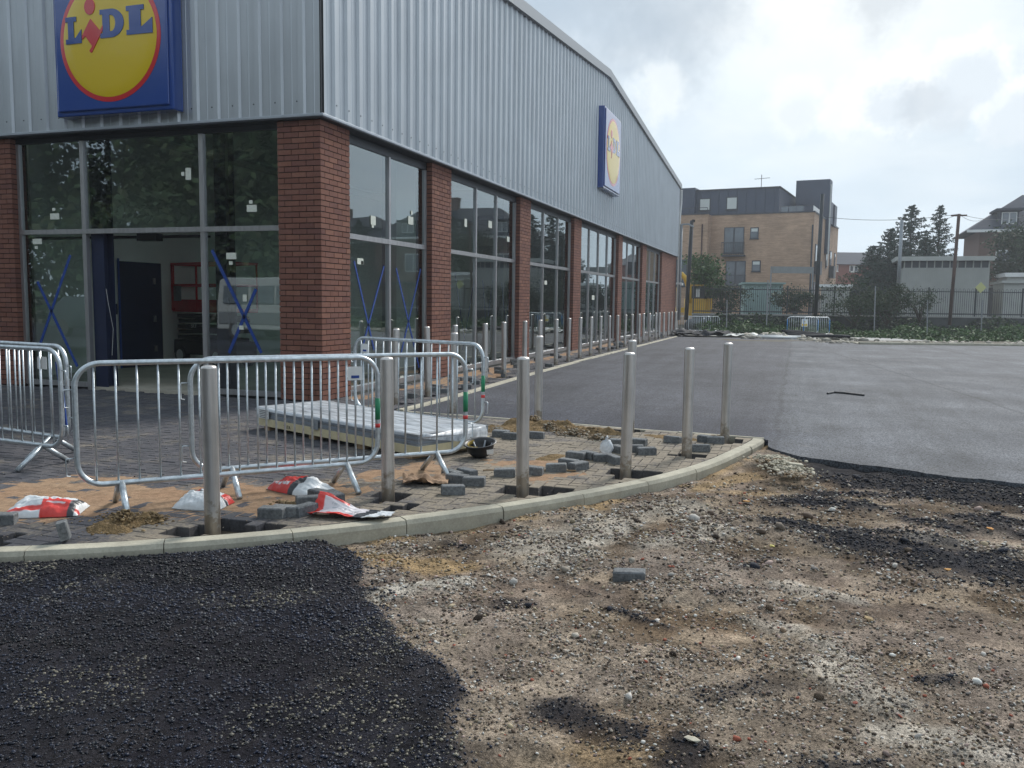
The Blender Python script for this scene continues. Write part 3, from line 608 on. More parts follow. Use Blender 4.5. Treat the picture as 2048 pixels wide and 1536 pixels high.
skin('mortar_spill', [s((1400, 868), (1440, 872), .06, .8)], .02, .014, material('mortar_spill', None, .9, attr='col', var=(40, .7, 1.2), bump=(60, .6, .008), coord='World'), lambda X, Y: np.ones((*X.shape, 3))*np.array([.34, .31, .24])*(.8+.4*fbm(X, Y, 20, 3, 4))[..., None], 5.0, 6.6, -2.5, -.9, 261)

# ------------------------------------------------------------------ loose stones and tarmac chips
def stone_proto(seed, sub=1):
    import bmesh
    bm = bmesh.new(); bmesh.ops.create_icosphere(bm, subdivisions=sub, radius=1.); r = random.Random(seed); ax = Vector([r.uniform(.7, 1.2) for _ in range(3)]); ax.z *= .72
    for v in bm.verts: v.co = Vector(a*b for a, b in zip(v.co*(1+r.uniform(-.32, .30)), ax))
    me = bpy.data.meshes.new('chip'); bm.to_mesh(me); bm.free(); return np.array([tuple(v.co) for v in me.vertices]), np.array([tuple(p_.vertices) for p_ in me.polygons])
PROT = [stone_proto(s_) for s_ in range(6)]
def scatter(name, P, R, C_, mat, smooth=False):
    """one joined mesh of small stones: P positions, R radii, C_ colours"""
    n = len(P); Vs, Fs, Cs = [], [], []; b = 0; k = rng.integers(0, 6, n)
    for q in range(6):
        idx = np.where(k == q)[0]
        if not len(idx): continue
        V, Fa = PROT[q]; a = rng.random(len(idx))*2*PI; ca, sa = np.cos(a), np.sin(a); tl = rng.normal(0, .35, len(idx))
        v = V[None]*R[idx][:, None, None]; x = v[..., 0]*ca[:, None]-v[..., 1]*sa[:, None]; y = v[..., 0]*sa[:, None]+v[..., 1]*ca[:, None]; z = v[..., 2]+x*tl[:, None]*.6
        v = np.stack([x, y, z], -1)+P[idx][:, None]
        Vs.append(v.reshape(-1, 3)); Fs.append((Fa[None]+np.arange(len(idx))[:, None, None]*len(V)+b).reshape(-1, 3)); Cs.append(np.repeat(C_[idx], len(V), 0)); b += len(idx)*len(V)
    V = np.concatenate(Vs); Fa = np.concatenate(Fs); Cc = np.concatenate(Cs); me = bpy.data.meshes.new(name)
    me.vertices.add(len(V)); me.vertices.foreach_set('co', V.astype(np.float32).ravel()); me.loops.add(Fa.size); me.loops.foreach_set('vertex_index', Fa.astype(np.int32).ravel())
    me.polygons.add(len(Fa)); me.polygons.foreach_set('loop_start', np.arange(0, Fa.size, 3, dtype=np.int32)); me.update(calc_edges=True)
    a = me.color_attributes.new('col', 'FLOAT_COLOR', 'POINT'); a.data.foreach_set('color', np.concatenate([Cc, np.ones((len(V), 1))], 1).astype(np.float32).ravel())
    o = bpy.data.objects.new(name, me); COL.objects.link(o); me.materials.append(mat); o['kind'] = 'stuff'; return o
def candidates(n, dmax=7.5, x0=-.5, x1=10.5, y0=-8.6, y1=-.9):
    x = rng.uniform(x0, x1, n); y = rng.uniform(y0, y1, n); q = np.stack([x, y, np.full(n, GZ)], 1)-CAM; d = q@_f; u = 1024+FPX*(q@_R)/d; v = 768-FPX*(q@_U)/d
    ok = (d > .5) & (u > -120) & (u < 2170) & (v < 1680) & (d < dmax)
    # thin out with distance, as stones too small to tell apart are left to the surface
    ok &= rng.random(n) < np.clip((3.6/np.maximum(d, .1))**1.5, 0, 1)
    return x[ok], y[ok], d[ok]
x, y, d = candidates(1000000, 7.4); F = ground_fields(x, y); t, tar, dark, pale, yel, grav, kd, ed = F
okm = (t > -.16*rng.random(len(t))**2.2) & (kd > .012); xx, yy = x[okm], y[okm]; sel = rng.random(len(xx)) < .66; xx, yy = xx[sel], yy[sel]; FF = tuple(q[okm][sel] for q in F); dd = d[okm][sel]
zz = ground_z(xx, yy, FF); r = (.0020+.0060*rng.random(len(xx))**2.6)*np.clip(dd/3.4, .95, 1.4)
w_ = fbm(xx, yy, 2.2, 4, 301); worn = sst(.56, .68, w_)*sst(.5, .8, rng.random(len(xx)))
base = np.array([.0060, .0078, .0145])*(.5+1.7*rng.random((len(xx), 1)))*(.35+1.5*sst(.3, .7, fbm(xx*.4+yy*.1, yy*2.-xx*.3, 1.5, 4, 333)))[:, None]; cc = base*(1-worn[:, None])+np.array([.20, .18, .135])*worn[:, None]*(.5+.6*rng.random((len(xx), 1)))  # tonal streaks: roller marks, and tar sheen put into the chip colour
gr = (rng.random(len(xx)) < .035)[:, None]; cc = np.where(gr, np.array([.085, .085, .09])*(.5+rng.random((len(xx), 1))), cc)
print('tar chips', len(xx)); scatter('tarmac_chips', np.stack([xx, yy, zz+r*.25], 1), r, cc, M['tar'])
okm = (tar <= .5) & (kd > .02) & (y < ed+.0); xx, yy = x[okm], y[okm]; FF = tuple(q[okm] for q in F); dd = d[okm]
dens = .26+.60*FF[5]+.8*FF[3]+.8*FF[2]-.12*FF[4]; cl = fbm(xx, yy, 5, 3, 401); dens = dens*(.25+sst(.34, .62, cl)**1.4*1.6)+.03
sel = rng.random(len(xx)) < np.clip(dens, .02, 1)*.66; xx, yy = xx[sel], yy[sel]; FF = tuple(q[sel] for q in FF); dd = dd[sel]; n = len(xx)
zz = ground_z(xx, yy, FF); big = rng.random(n); r = (.0021+.0066*rng.random(n)**2.8+.020*(big > .996)*rng.random(n)**1.8)*np.clip(dd/3.6, .9, 1.6)
pal = np.array([(.36, .31, .25), (.29, .235, .185), (.43, .39, .33), (.22, .16, .11), (.32, .24, .21), (.15, .135, .125), (.50, .47, .43), (.33, .27, .18), (.17, .12, .08)])
cc = pal[rng.integers(0, len(pal), n)]*(.45+.85*rng.random((n, 1))); clod = rng.random(n) < .22; cc = np.where(clod[:, None], np.array([.06, .042, .03])*(.6+rng.random((n, 1))), cc); cc = np.where((rng.random(n) < .010)[:, None], np.array([.30, .09, .055]), cc); cc = np.where((rng.random(n) < .035)[:, None], np.array([.62, .61, .57])*(.7+.4*rng.random((n, 1))), cc)
dk = rng.random(n) < FF[2]*.93; cc = np.where(dk[:, None], np.array([.009, .0105, .016])*(.6+1.6*rng.random((n, 1))), cc)
yl = rng.random(n) < FF[4]*.7; cc = np.where(yl[:, None], np.array([.25, .18, .10])*(.7+.5*rng.random((n, 1))), cc)
print('gravel', n, 'tar', len(xx)); scatter('gravel', np.stack([xx, yy, zz+r*.3], 1), r, cc, M['stone'])
# crumbs on the paving round the heaps and the digging
n = 4200; x = rng.uniform(0, 5.7, n); y = rng.uniform(-7, -1, n); cl = fbm(x, y, 3.3, 3, 501); ok = (inside_kerb(x, y) > .14) & (cl > .58) & (y < back_y(np.maximum(x, 1.3))-.1); x, y = x[ok], y[ok]; n = len(x)
r = .002+.005*rng.random(n)**3; cc = pal[rng.integers(0, len(pal), n)]*.75; scatter('crumbs', np.stack([x, y, r*.5+.001], 1), r, cc, M['stone'])
def pile(name, spots, n, rr, cols):
    P, R_, Cc = [], [], []
    for (px, py, rad, h) in spots:
        cx, cy, _ = gp(px, py)
        for _ in range(n):
            a = rng.random()*2*PI; q = abs(rng.normal())*.5; P.append((cx+math.cos(a)*rad*q, cy+math.sin(a)*rad*q*.8, h*math.exp(-q*q*1.6)*rng.random())); R_.append(rr*(.3+rng.random()**2)); Cc.append(np.array(cols[rng.integers(len(cols))])*(.7+.5*rng.random()))
    scatter(name, np.array(P), np.array(R_), np.array(Cc), M['stone'])
pile('rubble', [(1150, 870, .22, .07), (1200, 878, .16, .05), (1070, 848, .14, .1), (1100, 860, .14, .09), (1000, 862, .2, .04), (1432, 876, .12, .03), (1555, 925, .2, .03), (1585, 950, .2, .02), (1130, 862, .35, .05)], 330, .015, [(.30, .25, .18), (.24, .17, .10), (.38, .34, .28), (.20, .14, .08)])
pile('mortar_rubble', [(1550, 918, .22, .03), (1580, 940, .22, .03), (1565, 930, .15, .04)], 420, .016, [(.50, .46, .36), (.42, .38, .29), (.36, .33, .26)])
pile('soil_crumbs', [(250, 1048, .15, .09), (300, 1040, .12, .05), (215, 1058, .12, .03), (580, 1010, .14, .02), (250, 1040, .2, .05), (1100, 855, .3, .08), (1060, 850, .25, .09), (1180, 866, .3, .06)], 380, .012, [(.20, .14, .07), (.27, .19, .10), (.15, .10, .05)])

# ================================================================== THE STORE
store = thing('supermarket', 'new grey clad supermarket with red brick piers, full height glazing and yellow round logo boxes', 'building', (0, 0, 0))
ZS = 3.775
def brick_runs(length, flip, L=.215, g=.01, half=.1025):
    """positions of the bricks in a course of this length"""
    out = []; a = 0 if not flip else -(half+g+.0)+0
    if flip: out.append((0, half)); a = half+g
    while a < length-.02:
        b = min(a+L, length)
        if b-a > .03: out.append((a, b))
        a += L+g
    return out
BR = []      # (x0,x1,y0,y1,z)
D_ = .1025
NC = 50
def pier_x(y0, y1, ret0=.12, ret1=.12):     # face on x=0 running along y
    for k in range(NC):
        z = k*.075
        for a, b in brick_runs(y1-y0, k % 2 == 1): BR.append((-D_, 0, y0+a, y0+b, z))
def pier_y(x0, x1, kk=0, y=0.):     # face on y running along x; measured from x1 leftwards
    for k in range(NC):
        for a, b in brick_runs(x1-x0, (k+kk) % 2 == 1): BR.append((x1-b, x1-a, y, y+D_, k*.075))
corner = []
for k in range(NC):
    z = k*.075
    if k % 2 == 0:
        corner.append((-.215, 0, 0, D_, z))
        for a, b in brick_runs(.66-.225, False): corner.append((-.225-b, -.225-a, 0, D_, z))
        for a, b in brick_runs(.783-.1125, False): corner.append((-D_, 0, .1125+a, .1125+b, z))
    else:
        corner.append((-D_, 0, 0, .215, z))
        for a, b in brick_runs(.66-.1125, False): corner.append((-.1125-b, -.1125-a, 0, D_, z))
        for a, b in brick_runs(.783-.225, False): corner.append((-D_, 0, .225+a, .225+b, z))
PIERS = [(3.66, 4.53), (8.63, 9.45), (13.63, 14.49), (20.0, 20.72), (24.93, 25.91), (30.22, 35.15)]
e_ = .012
def core(x0, x1, y0, y1, name='brick_pier', z1=ZS): mb = MB(); mb.box(x0, x1, y0, y1, -.1, z1); return mb.build(name, M['mortar'], store)
pc = MB(); pc.box(-.66+.004, -e_, e_, .30, -.1, ZS); pc.box(-.30, -e_-.0005, .30, .783-.004, -.1, ZS-.001); pc = pc.build('brick_pier', M['mortar'], store, label='corner pier of red brick where both glazed walls meet')
for a, b in PIERS: core(-.30, -e_, a+.004, b-.004); pier_x(a, b)
core(-6.20+.004, -5.35-.004, e_, .30); pier_y(-6.20, -5.35)
core(-10.2, -9.3, e_, .30); pier_y(-10.2, -9.3)
def cut_y(lst):
    mb = MB()
    for (x0, x1, y0, y1, z) in lst:
        v = float(rng.random()); j = rng.normal(0, .0008, 2); mb.box(x0, x1+j[0], y0+(j[1] if x1-x0 > .2 else 0), y1, z+.006, z+.069, v)
    return mb
corner.sort(key=lambda q: abs(q[4]-1.4)+(.3 if q[0] < -.5 else 0))
meshes = {}
for q in corner[:300]:
    x0, x1, y0, y1, z = q; key = (round(x1-x0, 3), round(y1-y0, 3))
    if key not in meshes:
        a, b = (x1-x0)/2, (y1-y0)/2; me = MB().box(-a, a, -b, b, -.0315, .0315).mesh('brick'); me.materials.append(M['brick']); meshes[key] = me
    inst('brick', meshes[key], pc, ((x0+x1)/2+rng.normal()*.0007, (y0+y1)/2+rng.normal()*.0007, z+.0375), (0, 0, 0))
cut_y(corner[300:]+BR).build('brickwork', M['brick'], store, kind='stuff')
mb = MB(); mb.box(-14, -.31, 34.8, 35.1, -.1, 6.8); mb.box(-14.2, -14, .2, 35.1, -.1, 6.8); mb.build('rear_wall', M['cladrail'], store)
mb = MB(); mb.box(-.02, .02, 35.15, 35.2, 0, ZS); mb.build('corner_trim', M['dark_alu'], store)

# profiled cladding, in metre-wide sheets with three ribs each
def sheet(u0, u1, zb, zt, axis, off):
    prof = []; k = 1/3.
    for i in range(3):
        b = i*k; prof += [(b+.0, 0), (b+.075, 0), (b+.082, .004), (b+.095, .004), (b+.102, 0), (b+.205, 0), (b+.228, .034), (b+.300, .034), (b+.323, 0)]
    prof.append((1.0, 0)); mb = MB()
    for u, o in prof:
        uu = u0+u*(u1-u0)*1.0
        for z in (zb, zt(uu)):
            mb.v.append((off+o, uu, z) if axis == 'y' else (-uu, -off-o, z))
    for i in range(len(prof)-1):
        a = 2*i; mb.f.append((a, a+2, a+3, a+1) if axis == 'y' else (a, a+1, a+3, a+2))
    return mb
gable = lambda y: (6.92+(8.50-6.92)*y/17.3) if y < 17.3 else (8.50-(8.50-7.27)*(y-17.3)/17.9)
for i in range(35): sheet(.02+i*1.004, .02+(i+1)*1.004+.01, ZS+.034, gable, 'y', .05+(i % 2)*.0015).build('cladding_sheet', M['clad'], store)
for i in range(13): sheet(-.03+i*1.0, -.03+(i+1)*1.0+.01, ZS+.034, lambda u: 6.75, 'x', .05+(i % 2)*.0015).build('cladding_sheet', M['clad'], store)
mb = MB(); mb.box(-.06, .035, -.035, .06, ZS+.03, 6.9); mb.build('corner_recess', M['black'], store)
mb = MB()      # drip flashing and soffit along both walls
mb.box(-.02, .095, -.09, 35.25, ZS-.004, ZS+.032); mb.box(-13, -.021, -.095, .02, ZS-.003, ZS+.033)
mb.build('drip_flashing', M['cladrail'], store, bevel=.004)
mb = MB(); mb.box(-.25, .088, -.085, 35.2, ZS-.02, ZS-.006); mb.box(-13, -.251, -.085, .25, ZS-.021, ZS-.007); mb.build('soffit', M['dark_alu'], store)
mb = MB()      # verge trim following the gable, with a raised cap
for a, b in ((-.12, 17.3), (17.3, 35.35)):
    za, zb = (gable(max(a, 0)), gable(b-.001 if b == 17.3 else 35.2)); 
    mb.add([(.02, a, za-.02), (.16, a, za-.02), (.16, a, za+.22), (.02, a, za+.22), (.02, b, zb-.02), (.16, b, zb-.02), (.16, b, zb+.22), (.02, b, zb+.22)], [(0, 1, 2, 3), (7, 6, 5, 4), (0, 4, 5, 1), (1, 5, 6, 2), (2, 6, 7, 3), (3, 7, 4, 0)])
mb.build('verge_trim', material('light_trim', (.36, .38, .40), .5, .1), store)
mb = MB()
for a, b in ((-.1, 17.3), (17.3, 35.3)):
    
    zf = lambda y: gable(min(max(y, 0), 35.2))+.1
    for q0, q1, x0, x1 in (((a, b, .02, -14.2),) if a > 5 else ((a, .9, .02, -14.2), (.9, 12.5, .02, -1.0), (.9, 12.5, -5.8, -14.2), (12.5, b, .02, -14.2))): mb.add([(x0, q0, zf(q0)), (x0, q1, zf(q1)), (x1, q1, zf(q1)), (x1, q0, zf(q0))], [(0, 1, 2, 3)])  # roof left open over the entrance, added to let daylight in
mb.build('roof', M['cladrail'], store)
mb = MB(); mb.box(-13, .1, -.24, -.05, 6.68, 6.84); mb.build('gutter', M['cladrail'], store)
mb = MB(); mb.tube([(.13, 35.32, 7.2), (.13, 35.4, 6.9), (.13, 35.42, 6.5), (.10, 35.3, 5.9), (.10, 35.3, .1)], .05, 8); mb.build('downpipe', M['white'], store, smooth=True)
mb = MB(); mb.box(0, .3, 35.18, 35.28, 2.35, 2.45); mb.box(.22, .36, 35.1, 35.4, 2.3, 2.42); mb.build('camera_bracket', M['white'], store)

mb = MB()      # fixings along the foot of the sheets
for i in range(104): y = .02+.265+i*.3347; mb.box(.083, .089, y-.008, y+.008, ZS+.19, ZS+.206)
for i in range(38): x = -.03-.265-i*.3333; mb.box(x-.008, x+.008, -.089, -.083, ZS+.19, ZS+.206)
mb.build('fixing', M['dark_alu'], store, kind='stuff')
# glazing
def window_x(y0, y1, mull, x=-.12):
    c = [y0]+mull+[y1]; o = MB().box(x-.06, x+.01, y0, y1, ZS-.16, ZS-.032).build('window', M['dark_alu'], store)
    for a, b in ((y0, y0+.045), (y1-.05, y1)): MB().box(x-.05, x+.02, a, b, .106, ZS-.161).build('jamb', M['alu'], o)
    MB().box(x-.06, x+.045, y0, y1, .02, .105).build('sill', M['alu'], o); MB().box(x-.05, x+.03, y0+.046, y1-.051, 2.26, 2.335).build('transom', M['alu'], o)
    MB().box(x-.08, x-.01, y0, y1, -.08, .018).build('base_panel', M['black'], o)
    for m in mull: MB().box(x-.05, x+.022, m-.027, m+.027, .106, ZS-.161).build('mullion', M['alu'], o)
    for i in range(len(c)-1):
        for z0, z1 in ((.106, 2.258), (2.337, ZS-.162)):
            a, b = c[i]+(.027 if i else .046), c[i+1]-(.027 if i < len(c)-2 else .051); dx = rng.normal()*.0015; q = MB(); q.add([(x-.012, a, z0), (x-.012+dx, b, z0), (x-.012+dx*1.5, b, z1), (x-.012+dx*.5, a, z1)], [(0, 1, 2, 3)]); q.build('pane', M['glass'], o)
    return o
WX = [window_x(.783, 3.66, [2.24]), window_x(4.53, 8.63, [6.10, 7.32]), window_x(9.45, 13.63, [10.9, 12.28]), window_x(14.49, 20.0, [15.95, 17.25, 18.6]), window_x(20.72, 24.93, [22.2, 23.6]), window_x(25.91, 30.22, [27.4, 28.8])]
def window_y(x0, x1, mull, y=.12, door=None):
    c = [x0]+mull+[x1]; o = MB().box(x0, x1, y-.01, y+.06, ZS-.10, ZS-.032).build('window', M['dark_alu'], store)
    for a, b in ((x0, x0+.05), (x1-.045, x1)): MB().box(a, b, y-.02, y+.05, .02, ZS-.101).build('jamb', M['alu'], o)
    MB().box(x0+.051, x1-.046, y-.03, y+.05, 2.315, 2.385).build('transom', M['alu'], o)
    for m in mull: MB().box(m-.035, m+.035, y-.022, y+.05, -.03, ZS-.101).build('mullion', M['alu'], o)
    for i in range(len(c)-1):
        a, b = c[i]+(.035 if i else .051), c[i+1]-(.035 if i < len(c)-2 else .046)
        if i != door: MB().box(a, b, y-.045, y+.05, .015, .085).build('sill', M['alu'], o); MB().box(a, b, y-.0, y+.06, -.1, .012).build('base_panel', M['black'], o)
        for z0, z1 in ((.087, 2.313), (2.387, ZS-.102)):
            if i == door and z0 < 1: continue
            dx = rng.normal()*.0015; q = MB(); q.add([(a, y+.012, z0), (b, y+.012+dx, z0), (b, y+.012+dx*1.5, z1), (a, y+.012+dx*.5, z1)], [(0, 1, 2, 3)]); q.build('pane', M['glass'], o)
    return o
WY = window_y(-5.35, -.66, [-4.09, -1.975], door=1)
window_y(-9.3, -6.20, [-7.7])
# tape crosses and labels stuck to the panes
def strip_on(parent, axis, p, a, b, wd, mat, name, off=.004):
    """a strip from a to b (u, z) on a wall plane"""
    a, b = Vector(a), Vector(b); d = (b-a).normalized(); n = Vector((-d.y, d.x))*wd/2; q = [a+n, b+n, b-n, a-n]; mb = MB()
    V = [((p+off, u[0], u[1]) if axis == 'x' else (u[0], p-off, u[1])) for u in q]; V2 = [((p+off-.003, u[0], u[1]) if axis == 'x' else (u[0], p-off+.003, u[1])) for u in q]
    mb.add(V+V2, [(0, 1, 2, 3), (0, 4, 5, 1), (1, 5, 6, 2), (2, 6, 7, 3), (3, 7, 4, 0)]); return mb.build(name, mat, parent)
def onx(px, py, x): d = ray(px, py); t = (x-CAM[0])/d[0]; q = CAM+d*t; return (float(q[1]), float(q[2]))
def ony(px, py, y): d = ray(px, py); t = (y-CAM[1])/d[1]; q = CAM+d*t; return (float(q[0]), float(q[2]))
for a, b in (((141, 510), (80, 690)), ((75, 563), (155, 733)), ((424, 500), (523, 706)), ((512, 578), (458, 706))): strip_on(WY, 'y', .128, ony(*a, .128), ony(*b, .128), .048, M['tape'], 'tape')
for a, b in (((708, 522), (748, 700)), ((768, 532), (718, 720)), ((792, 536), (838, 735)), ((841, 538), (800, 715))): strip_on(WX[0], 'x', -.128, onx(*a, -.128), onx(*b, -.128), .042, M['tape'], 'tape')
for a, b in (((910, 548), (930, 690)), ((948, 560), (925, 700)), ((965, 560), (975, 690)), ((985, 560), (968, 700)), ((1003, 565), (1016, 700)), ((1022, 570), (1003, 700))): strip_on(WX[1], 'x', -.145, onx(*a, -.145), onx(*b, -.145), .04, M['tape'], 'tape')
for (px, py, wd, hg) in ((110, 433, 18, 12), (108, 419, 6, 6), (75, 483, 18, 11), (73, 495, 6, 6), (377, 348, 11, 24), (366, 348, 6, 8), (504, 417, 20, 14), (502, 404, 7, 7), (463, 512, 20, 13), (462, 526, 7, 7), (490, 596, 8, 14), (483, 655, 9, 8), (22, 378, 6, 10)):
    a = ony(px-wd/2, py, .125); b = ony(px+wd/2, py, .125); c = ony(px, py-hg/2, .125); d = ony(px, py+hg/2, .125); strip_on(WY, 'y', .125, a, (b[0], a[1]), abs(c[1]-d[1]), M['paper'], 'label_sticker', .006)
for k, (px, py, wd, hg) in enumerate(((746, 440, 10, 18), (745, 452, 4, 6), (724, 525, 5, 7), (720, 522, 12, 12), (821, 440, 10, 16), (823, 425, 3, 8), (931, 445, 5, 16), (980, 448, 7, 14), (1016, 478, 5, 10), (1186, 595, 5, 9), (1110, 640, 0, 0), (803, 755, 6, 6), (1091, 565, 5, 8))):
    if not wd: continue
    a = onx(px-wd/2, py, -.125); b = onx(px+wd/2, py, -.125); c = onx(px, py-hg/2, -.125); d = onx(px, py+hg/2, -.125)
    w_i = max(i for i in range(6) if a[0] > (.78, 4.5, 9.4, 14.4, 20.7, 25.9)[i]-.3); strip_on(WX[w_i], 'x', -.125, a, (b[0], a[1]), abs(c[1]-d[1]), M['paper'], 'label_sticker', .006)

# interior that shows through the glass and the open doorway
mb = MB(); mb.box(-14, -.12, .15, 34.8, -.08, .012); mb.build('interior_floor', M['floor'], store)
mb = MB()
for a, b, c, d in ((-14, -5.8, .3, 34.8), (-1.0, -.2, .3, 34.8), (-5.8, -1.0, .3, .9), (-5.8, -1.0, 12.5, 34.8)): mb.box(a, b, c, d, 4.4, 4.5)  # ceiling left open under the added daylight opening
mb.build('ceiling', M['ceil'], store)
MB().box(-5.8, -1.0, .9, 12.5, 4.43, 4.45).build('added_rooflight', M['glass'], store)  # added glazed opening that brings daylight indoors; not a known part of the store
mb = MB(); mb.box(-6.40, -6.23, .3, 14, .012, 4.39); mb.box(-14, -6.41, 8.0, 8.2, .012, 4.39); mb.build('interior_wall', M['plaster'], store)
mb = MB(); mb.box(-6.0, -3.2, 14, 14.2, .012, 4.39); mb.build('partition', M['plaster'], store)
mb = MB(); mb.box(-6.229, -6.20, 3.05, 4.18, .013, 2.06); dr = mb.build('interior_door', M['navy'], store)
for z in (.35, .95, 1.7): MB().box(-6.199, -6.175, 3.93, 3.99, z-.06, z+.06).build('hinge', M['alu'], dr)
MB().box(-6.199, -6.19, 3.0, 3.049, .013, 2.11).build('door_tape', M['tape'], dr)
MB().box(-6.228, -6.19, 2.84, 2.96, 1.05, 1.25).build('switch_box', M['navy'], store)
def column(px0, px1, D0, name, mat, z1=4.39):   # interior column by its edges, standing on y=D0
    a = ony(px0, 600, D0)[0]; b = ony(px1, 600, D0)[0]; MB().box(a, b, D0, D0+abs(b-a), .012, z1).build(name, mat, store)
mb = MB(); mb.box(-4.06, -3.83, .20, .215, .0, 4.39); mb.box(-4.06, -3.83, .39, .405, .0, 4.39); mb.box(-3.955, -3.935, .216, .389, .0, 4.389); mb.build('steel_column', M['navy'], store)
mb = MB(); mb.box(-1.88, -1.68, .25, .265, 0, 4.39); mb.box(-1.88, -1.68, .43, .445, 0, 4.39); mb.box(-1.79, -1.77, .266, .429, 0, 4.389); mb.build('steel_column', M['navy'], store)
column(42, 70, .9, 'lining_panel', M['plaster'])
mb = MB(); mb.tube([(-3.82, .21, 1.5), (-3.78, .2, 1.3), (-3.72, .22, .9), (-3.74, .2, .5)], .003, 5); mb.build('hanging_cable', M['white'], store)
a = onx(793, 600, -1.5)[0]; b = onx(838, 600, -1.5)[0]; MB().box(-1.7, -1.5, a, b, .012, 4.39).build('lining_panel', M['plaster'], store)
for y0, y1 in ((3.9, 4.4), (8.7, 9.3), (13.8, 14.3), (20.1, 20.6), (25, 25.8)): MB().box(-.42, -.31, y0, y1, .012, 4.39).build('pier_lining', M['ceil'], store)
mb = MB(); mb.box(-6.0, -2.3, .5, .7, 2.28, 2.31); mb.box(-3.35, -3.0, .35, .5, 2.22, 2.33); mb.build('door_operator', M['black'], store)
for i in range(2, 6): MB().box(-5.5, -1.5, 5+i*4.6, 5.3+i*4.6, 4.25, 4.38).build('ceiling_joist', M['galv_dull'], store)

# ------------------------------------------------------------------ logo boxes
def logo_sign(label, size, loc, rotz, depth=.27, bulge=.010):
    """square box sign facing local -Y"""
    t = thing('logo_sign', label, 'sign', loc, rotz); h = size/2
    b = MB(); r = .05
    b.box(-h, h, -depth+.05, 0, -h, h); bx = b.build('sign_box', M['blue'], t, local=True, bevel=.02)
    b = MB(); b.box(-h+.06, h-.06, -depth+.015, -depth+.0502, -h+.06, h-.06); b.build('sign_face', M['blue'], t, local=True, bevel=.03)
    R_ = size*.425; n = 96; yb = -depth-.001
    def disc(r0, name, mat, bulge, y): 
        mb = MB(); prof = [(r0, .0), (r0*.97, bulge*.35), (r0*.8, bulge*.65), (r0*.5, bulge*.9), (.001, bulge)]
        for rr, o in prof:
            for k in range(n): a = 2*PI*k/n; mb.v.append((rr*math.cos(a), y-o, rr*math.sin(a)))
        for i in range(len(prof)-1):
            for k in range(n): mb.f.append((i*n+k, i*n+(k+1) % n, (i+1)*n+(k+1) % n, (i+1)*n+k))
        return mb.build(name, mat, t, local=True, smooth=True)
    disc(R_, 'red_ring', M['red'], .006, yb+.013); disc(R_*.925, 'yellow_disc', M['yellow'], bulge, yb+.009)
    def slab(poly, mat, name, y0=yb-.008): 
        mb = MB(); m = len(poly); mb.add([(x*R_, y0, z*R_) for x, z in poly]+[(x*R_, y0+.012, z*R_) for x, z in poly], [tuple(range(m))]+[(i, i+m, (i+1) % m+m, (i+1) % m) for i in range(m)]); return mb.build(name, mat, t, local=True)
    Lp = [(0, .0), (0, .075), (.05, .075), (.05, .345), (0, .345), (0, .42), (.22, .42), (.22, .345), (.165, .345), (.165, .09), (.20, .09), (.32, .215), (.32, 0)]
    slab([(x-.86, z-.05) for x, z in Lp], M['blue'], 'letter_l')
    Lr = [(0, .0), (0, .075), (.055, .075), (.055, .365), (0, .365), (0, .44), (.34, .44), (.34, .365), (.28, .365), (.28, .11), (.30, .11), (.50, .235), (.50, 0)]
    slab([(x+.36, z-.0) for x, z in Lr], M['blue'], 'letter_l')
    # D with an open counter, made as a strip between outer and inner outlines
    k = 20; outer = [(0, 0), (0, .075), (.05, .075), (.05, .365), (0, .365), (0, .44), (.24, .44)]
    mb = MB(); OA = [(.22+.25*math.cos(a), .22+.22*math.sin(a)) for a in np.linspace(PI/2, -PI/2, k)]; IA = [(.22+.085*math.cos(a), .22+.125*math.sin(a)) for a in np.linspace(PI/2, -PI/2, k)]
    def quad(q): mb.add([((x-.16)*R_, yb-.008, (z-.01)*R_) for x, z in q]+[((x-.16)*R_, yb+.004, (z-.01)*R_) for x, z in q], [(0, 1, 2, 3), (0, 4, 5, 1), (1, 5, 6, 2), (2, 6, 7, 3), (3, 7, 4, 0)])
    for i in range(k-1): quad([OA[i], OA[i+1], IA[i+1], IA[i]])
    quad([(0, 0), (.05, 0), (.05, .075), (0, .075)][::-1]); quad([(0, .365), (.05, .365), (.05, .44), (0, .44)][::-1]); quad([(.05, 0), (.19, 0), (.19, .44), (.05, .44)][::-1]); quad([(.19, 0), (.22, 0), (.22, .095), (.19, .095)][::-1]); quad([(.19, .345), (.22, .345), (.22, .44), (.19, .44)][::-1])
    mb.build('letter_d', M['blue'], t, local=True)
    # the small i: a dot and a tilted lozenge with a hooked foot and side strokes
    dot = [(-.36+.105*math.cos(2*PI*a/28), .50+.125*math.sin(2*PI*a/28)) for a in range(28)]
    slab(dot, M['red'], 'letter_i_dot')
    slab([(-.35, .31), (-.165, .115), (-.105, .19), (-.105, .12), (-.345, -.22), (-.39, -.19), (-.33, -.115), (-.46, .05), (-.53, .00), (-.53, .055)], M['red'], 'letter_i_stem', yb-.0095)
    return t
logo_sign('square blue box sign with round yellow logo disc above the open doorway, facing the forecourt', 2.04, (-3.13, -.05, 4.96), 0., .26)
logo_sign('square blue box sign with round yellow logo disc high on the long ribbed gable wall', 2.46, (.05, 17.25, 6.12), PI/2, .27, .012)

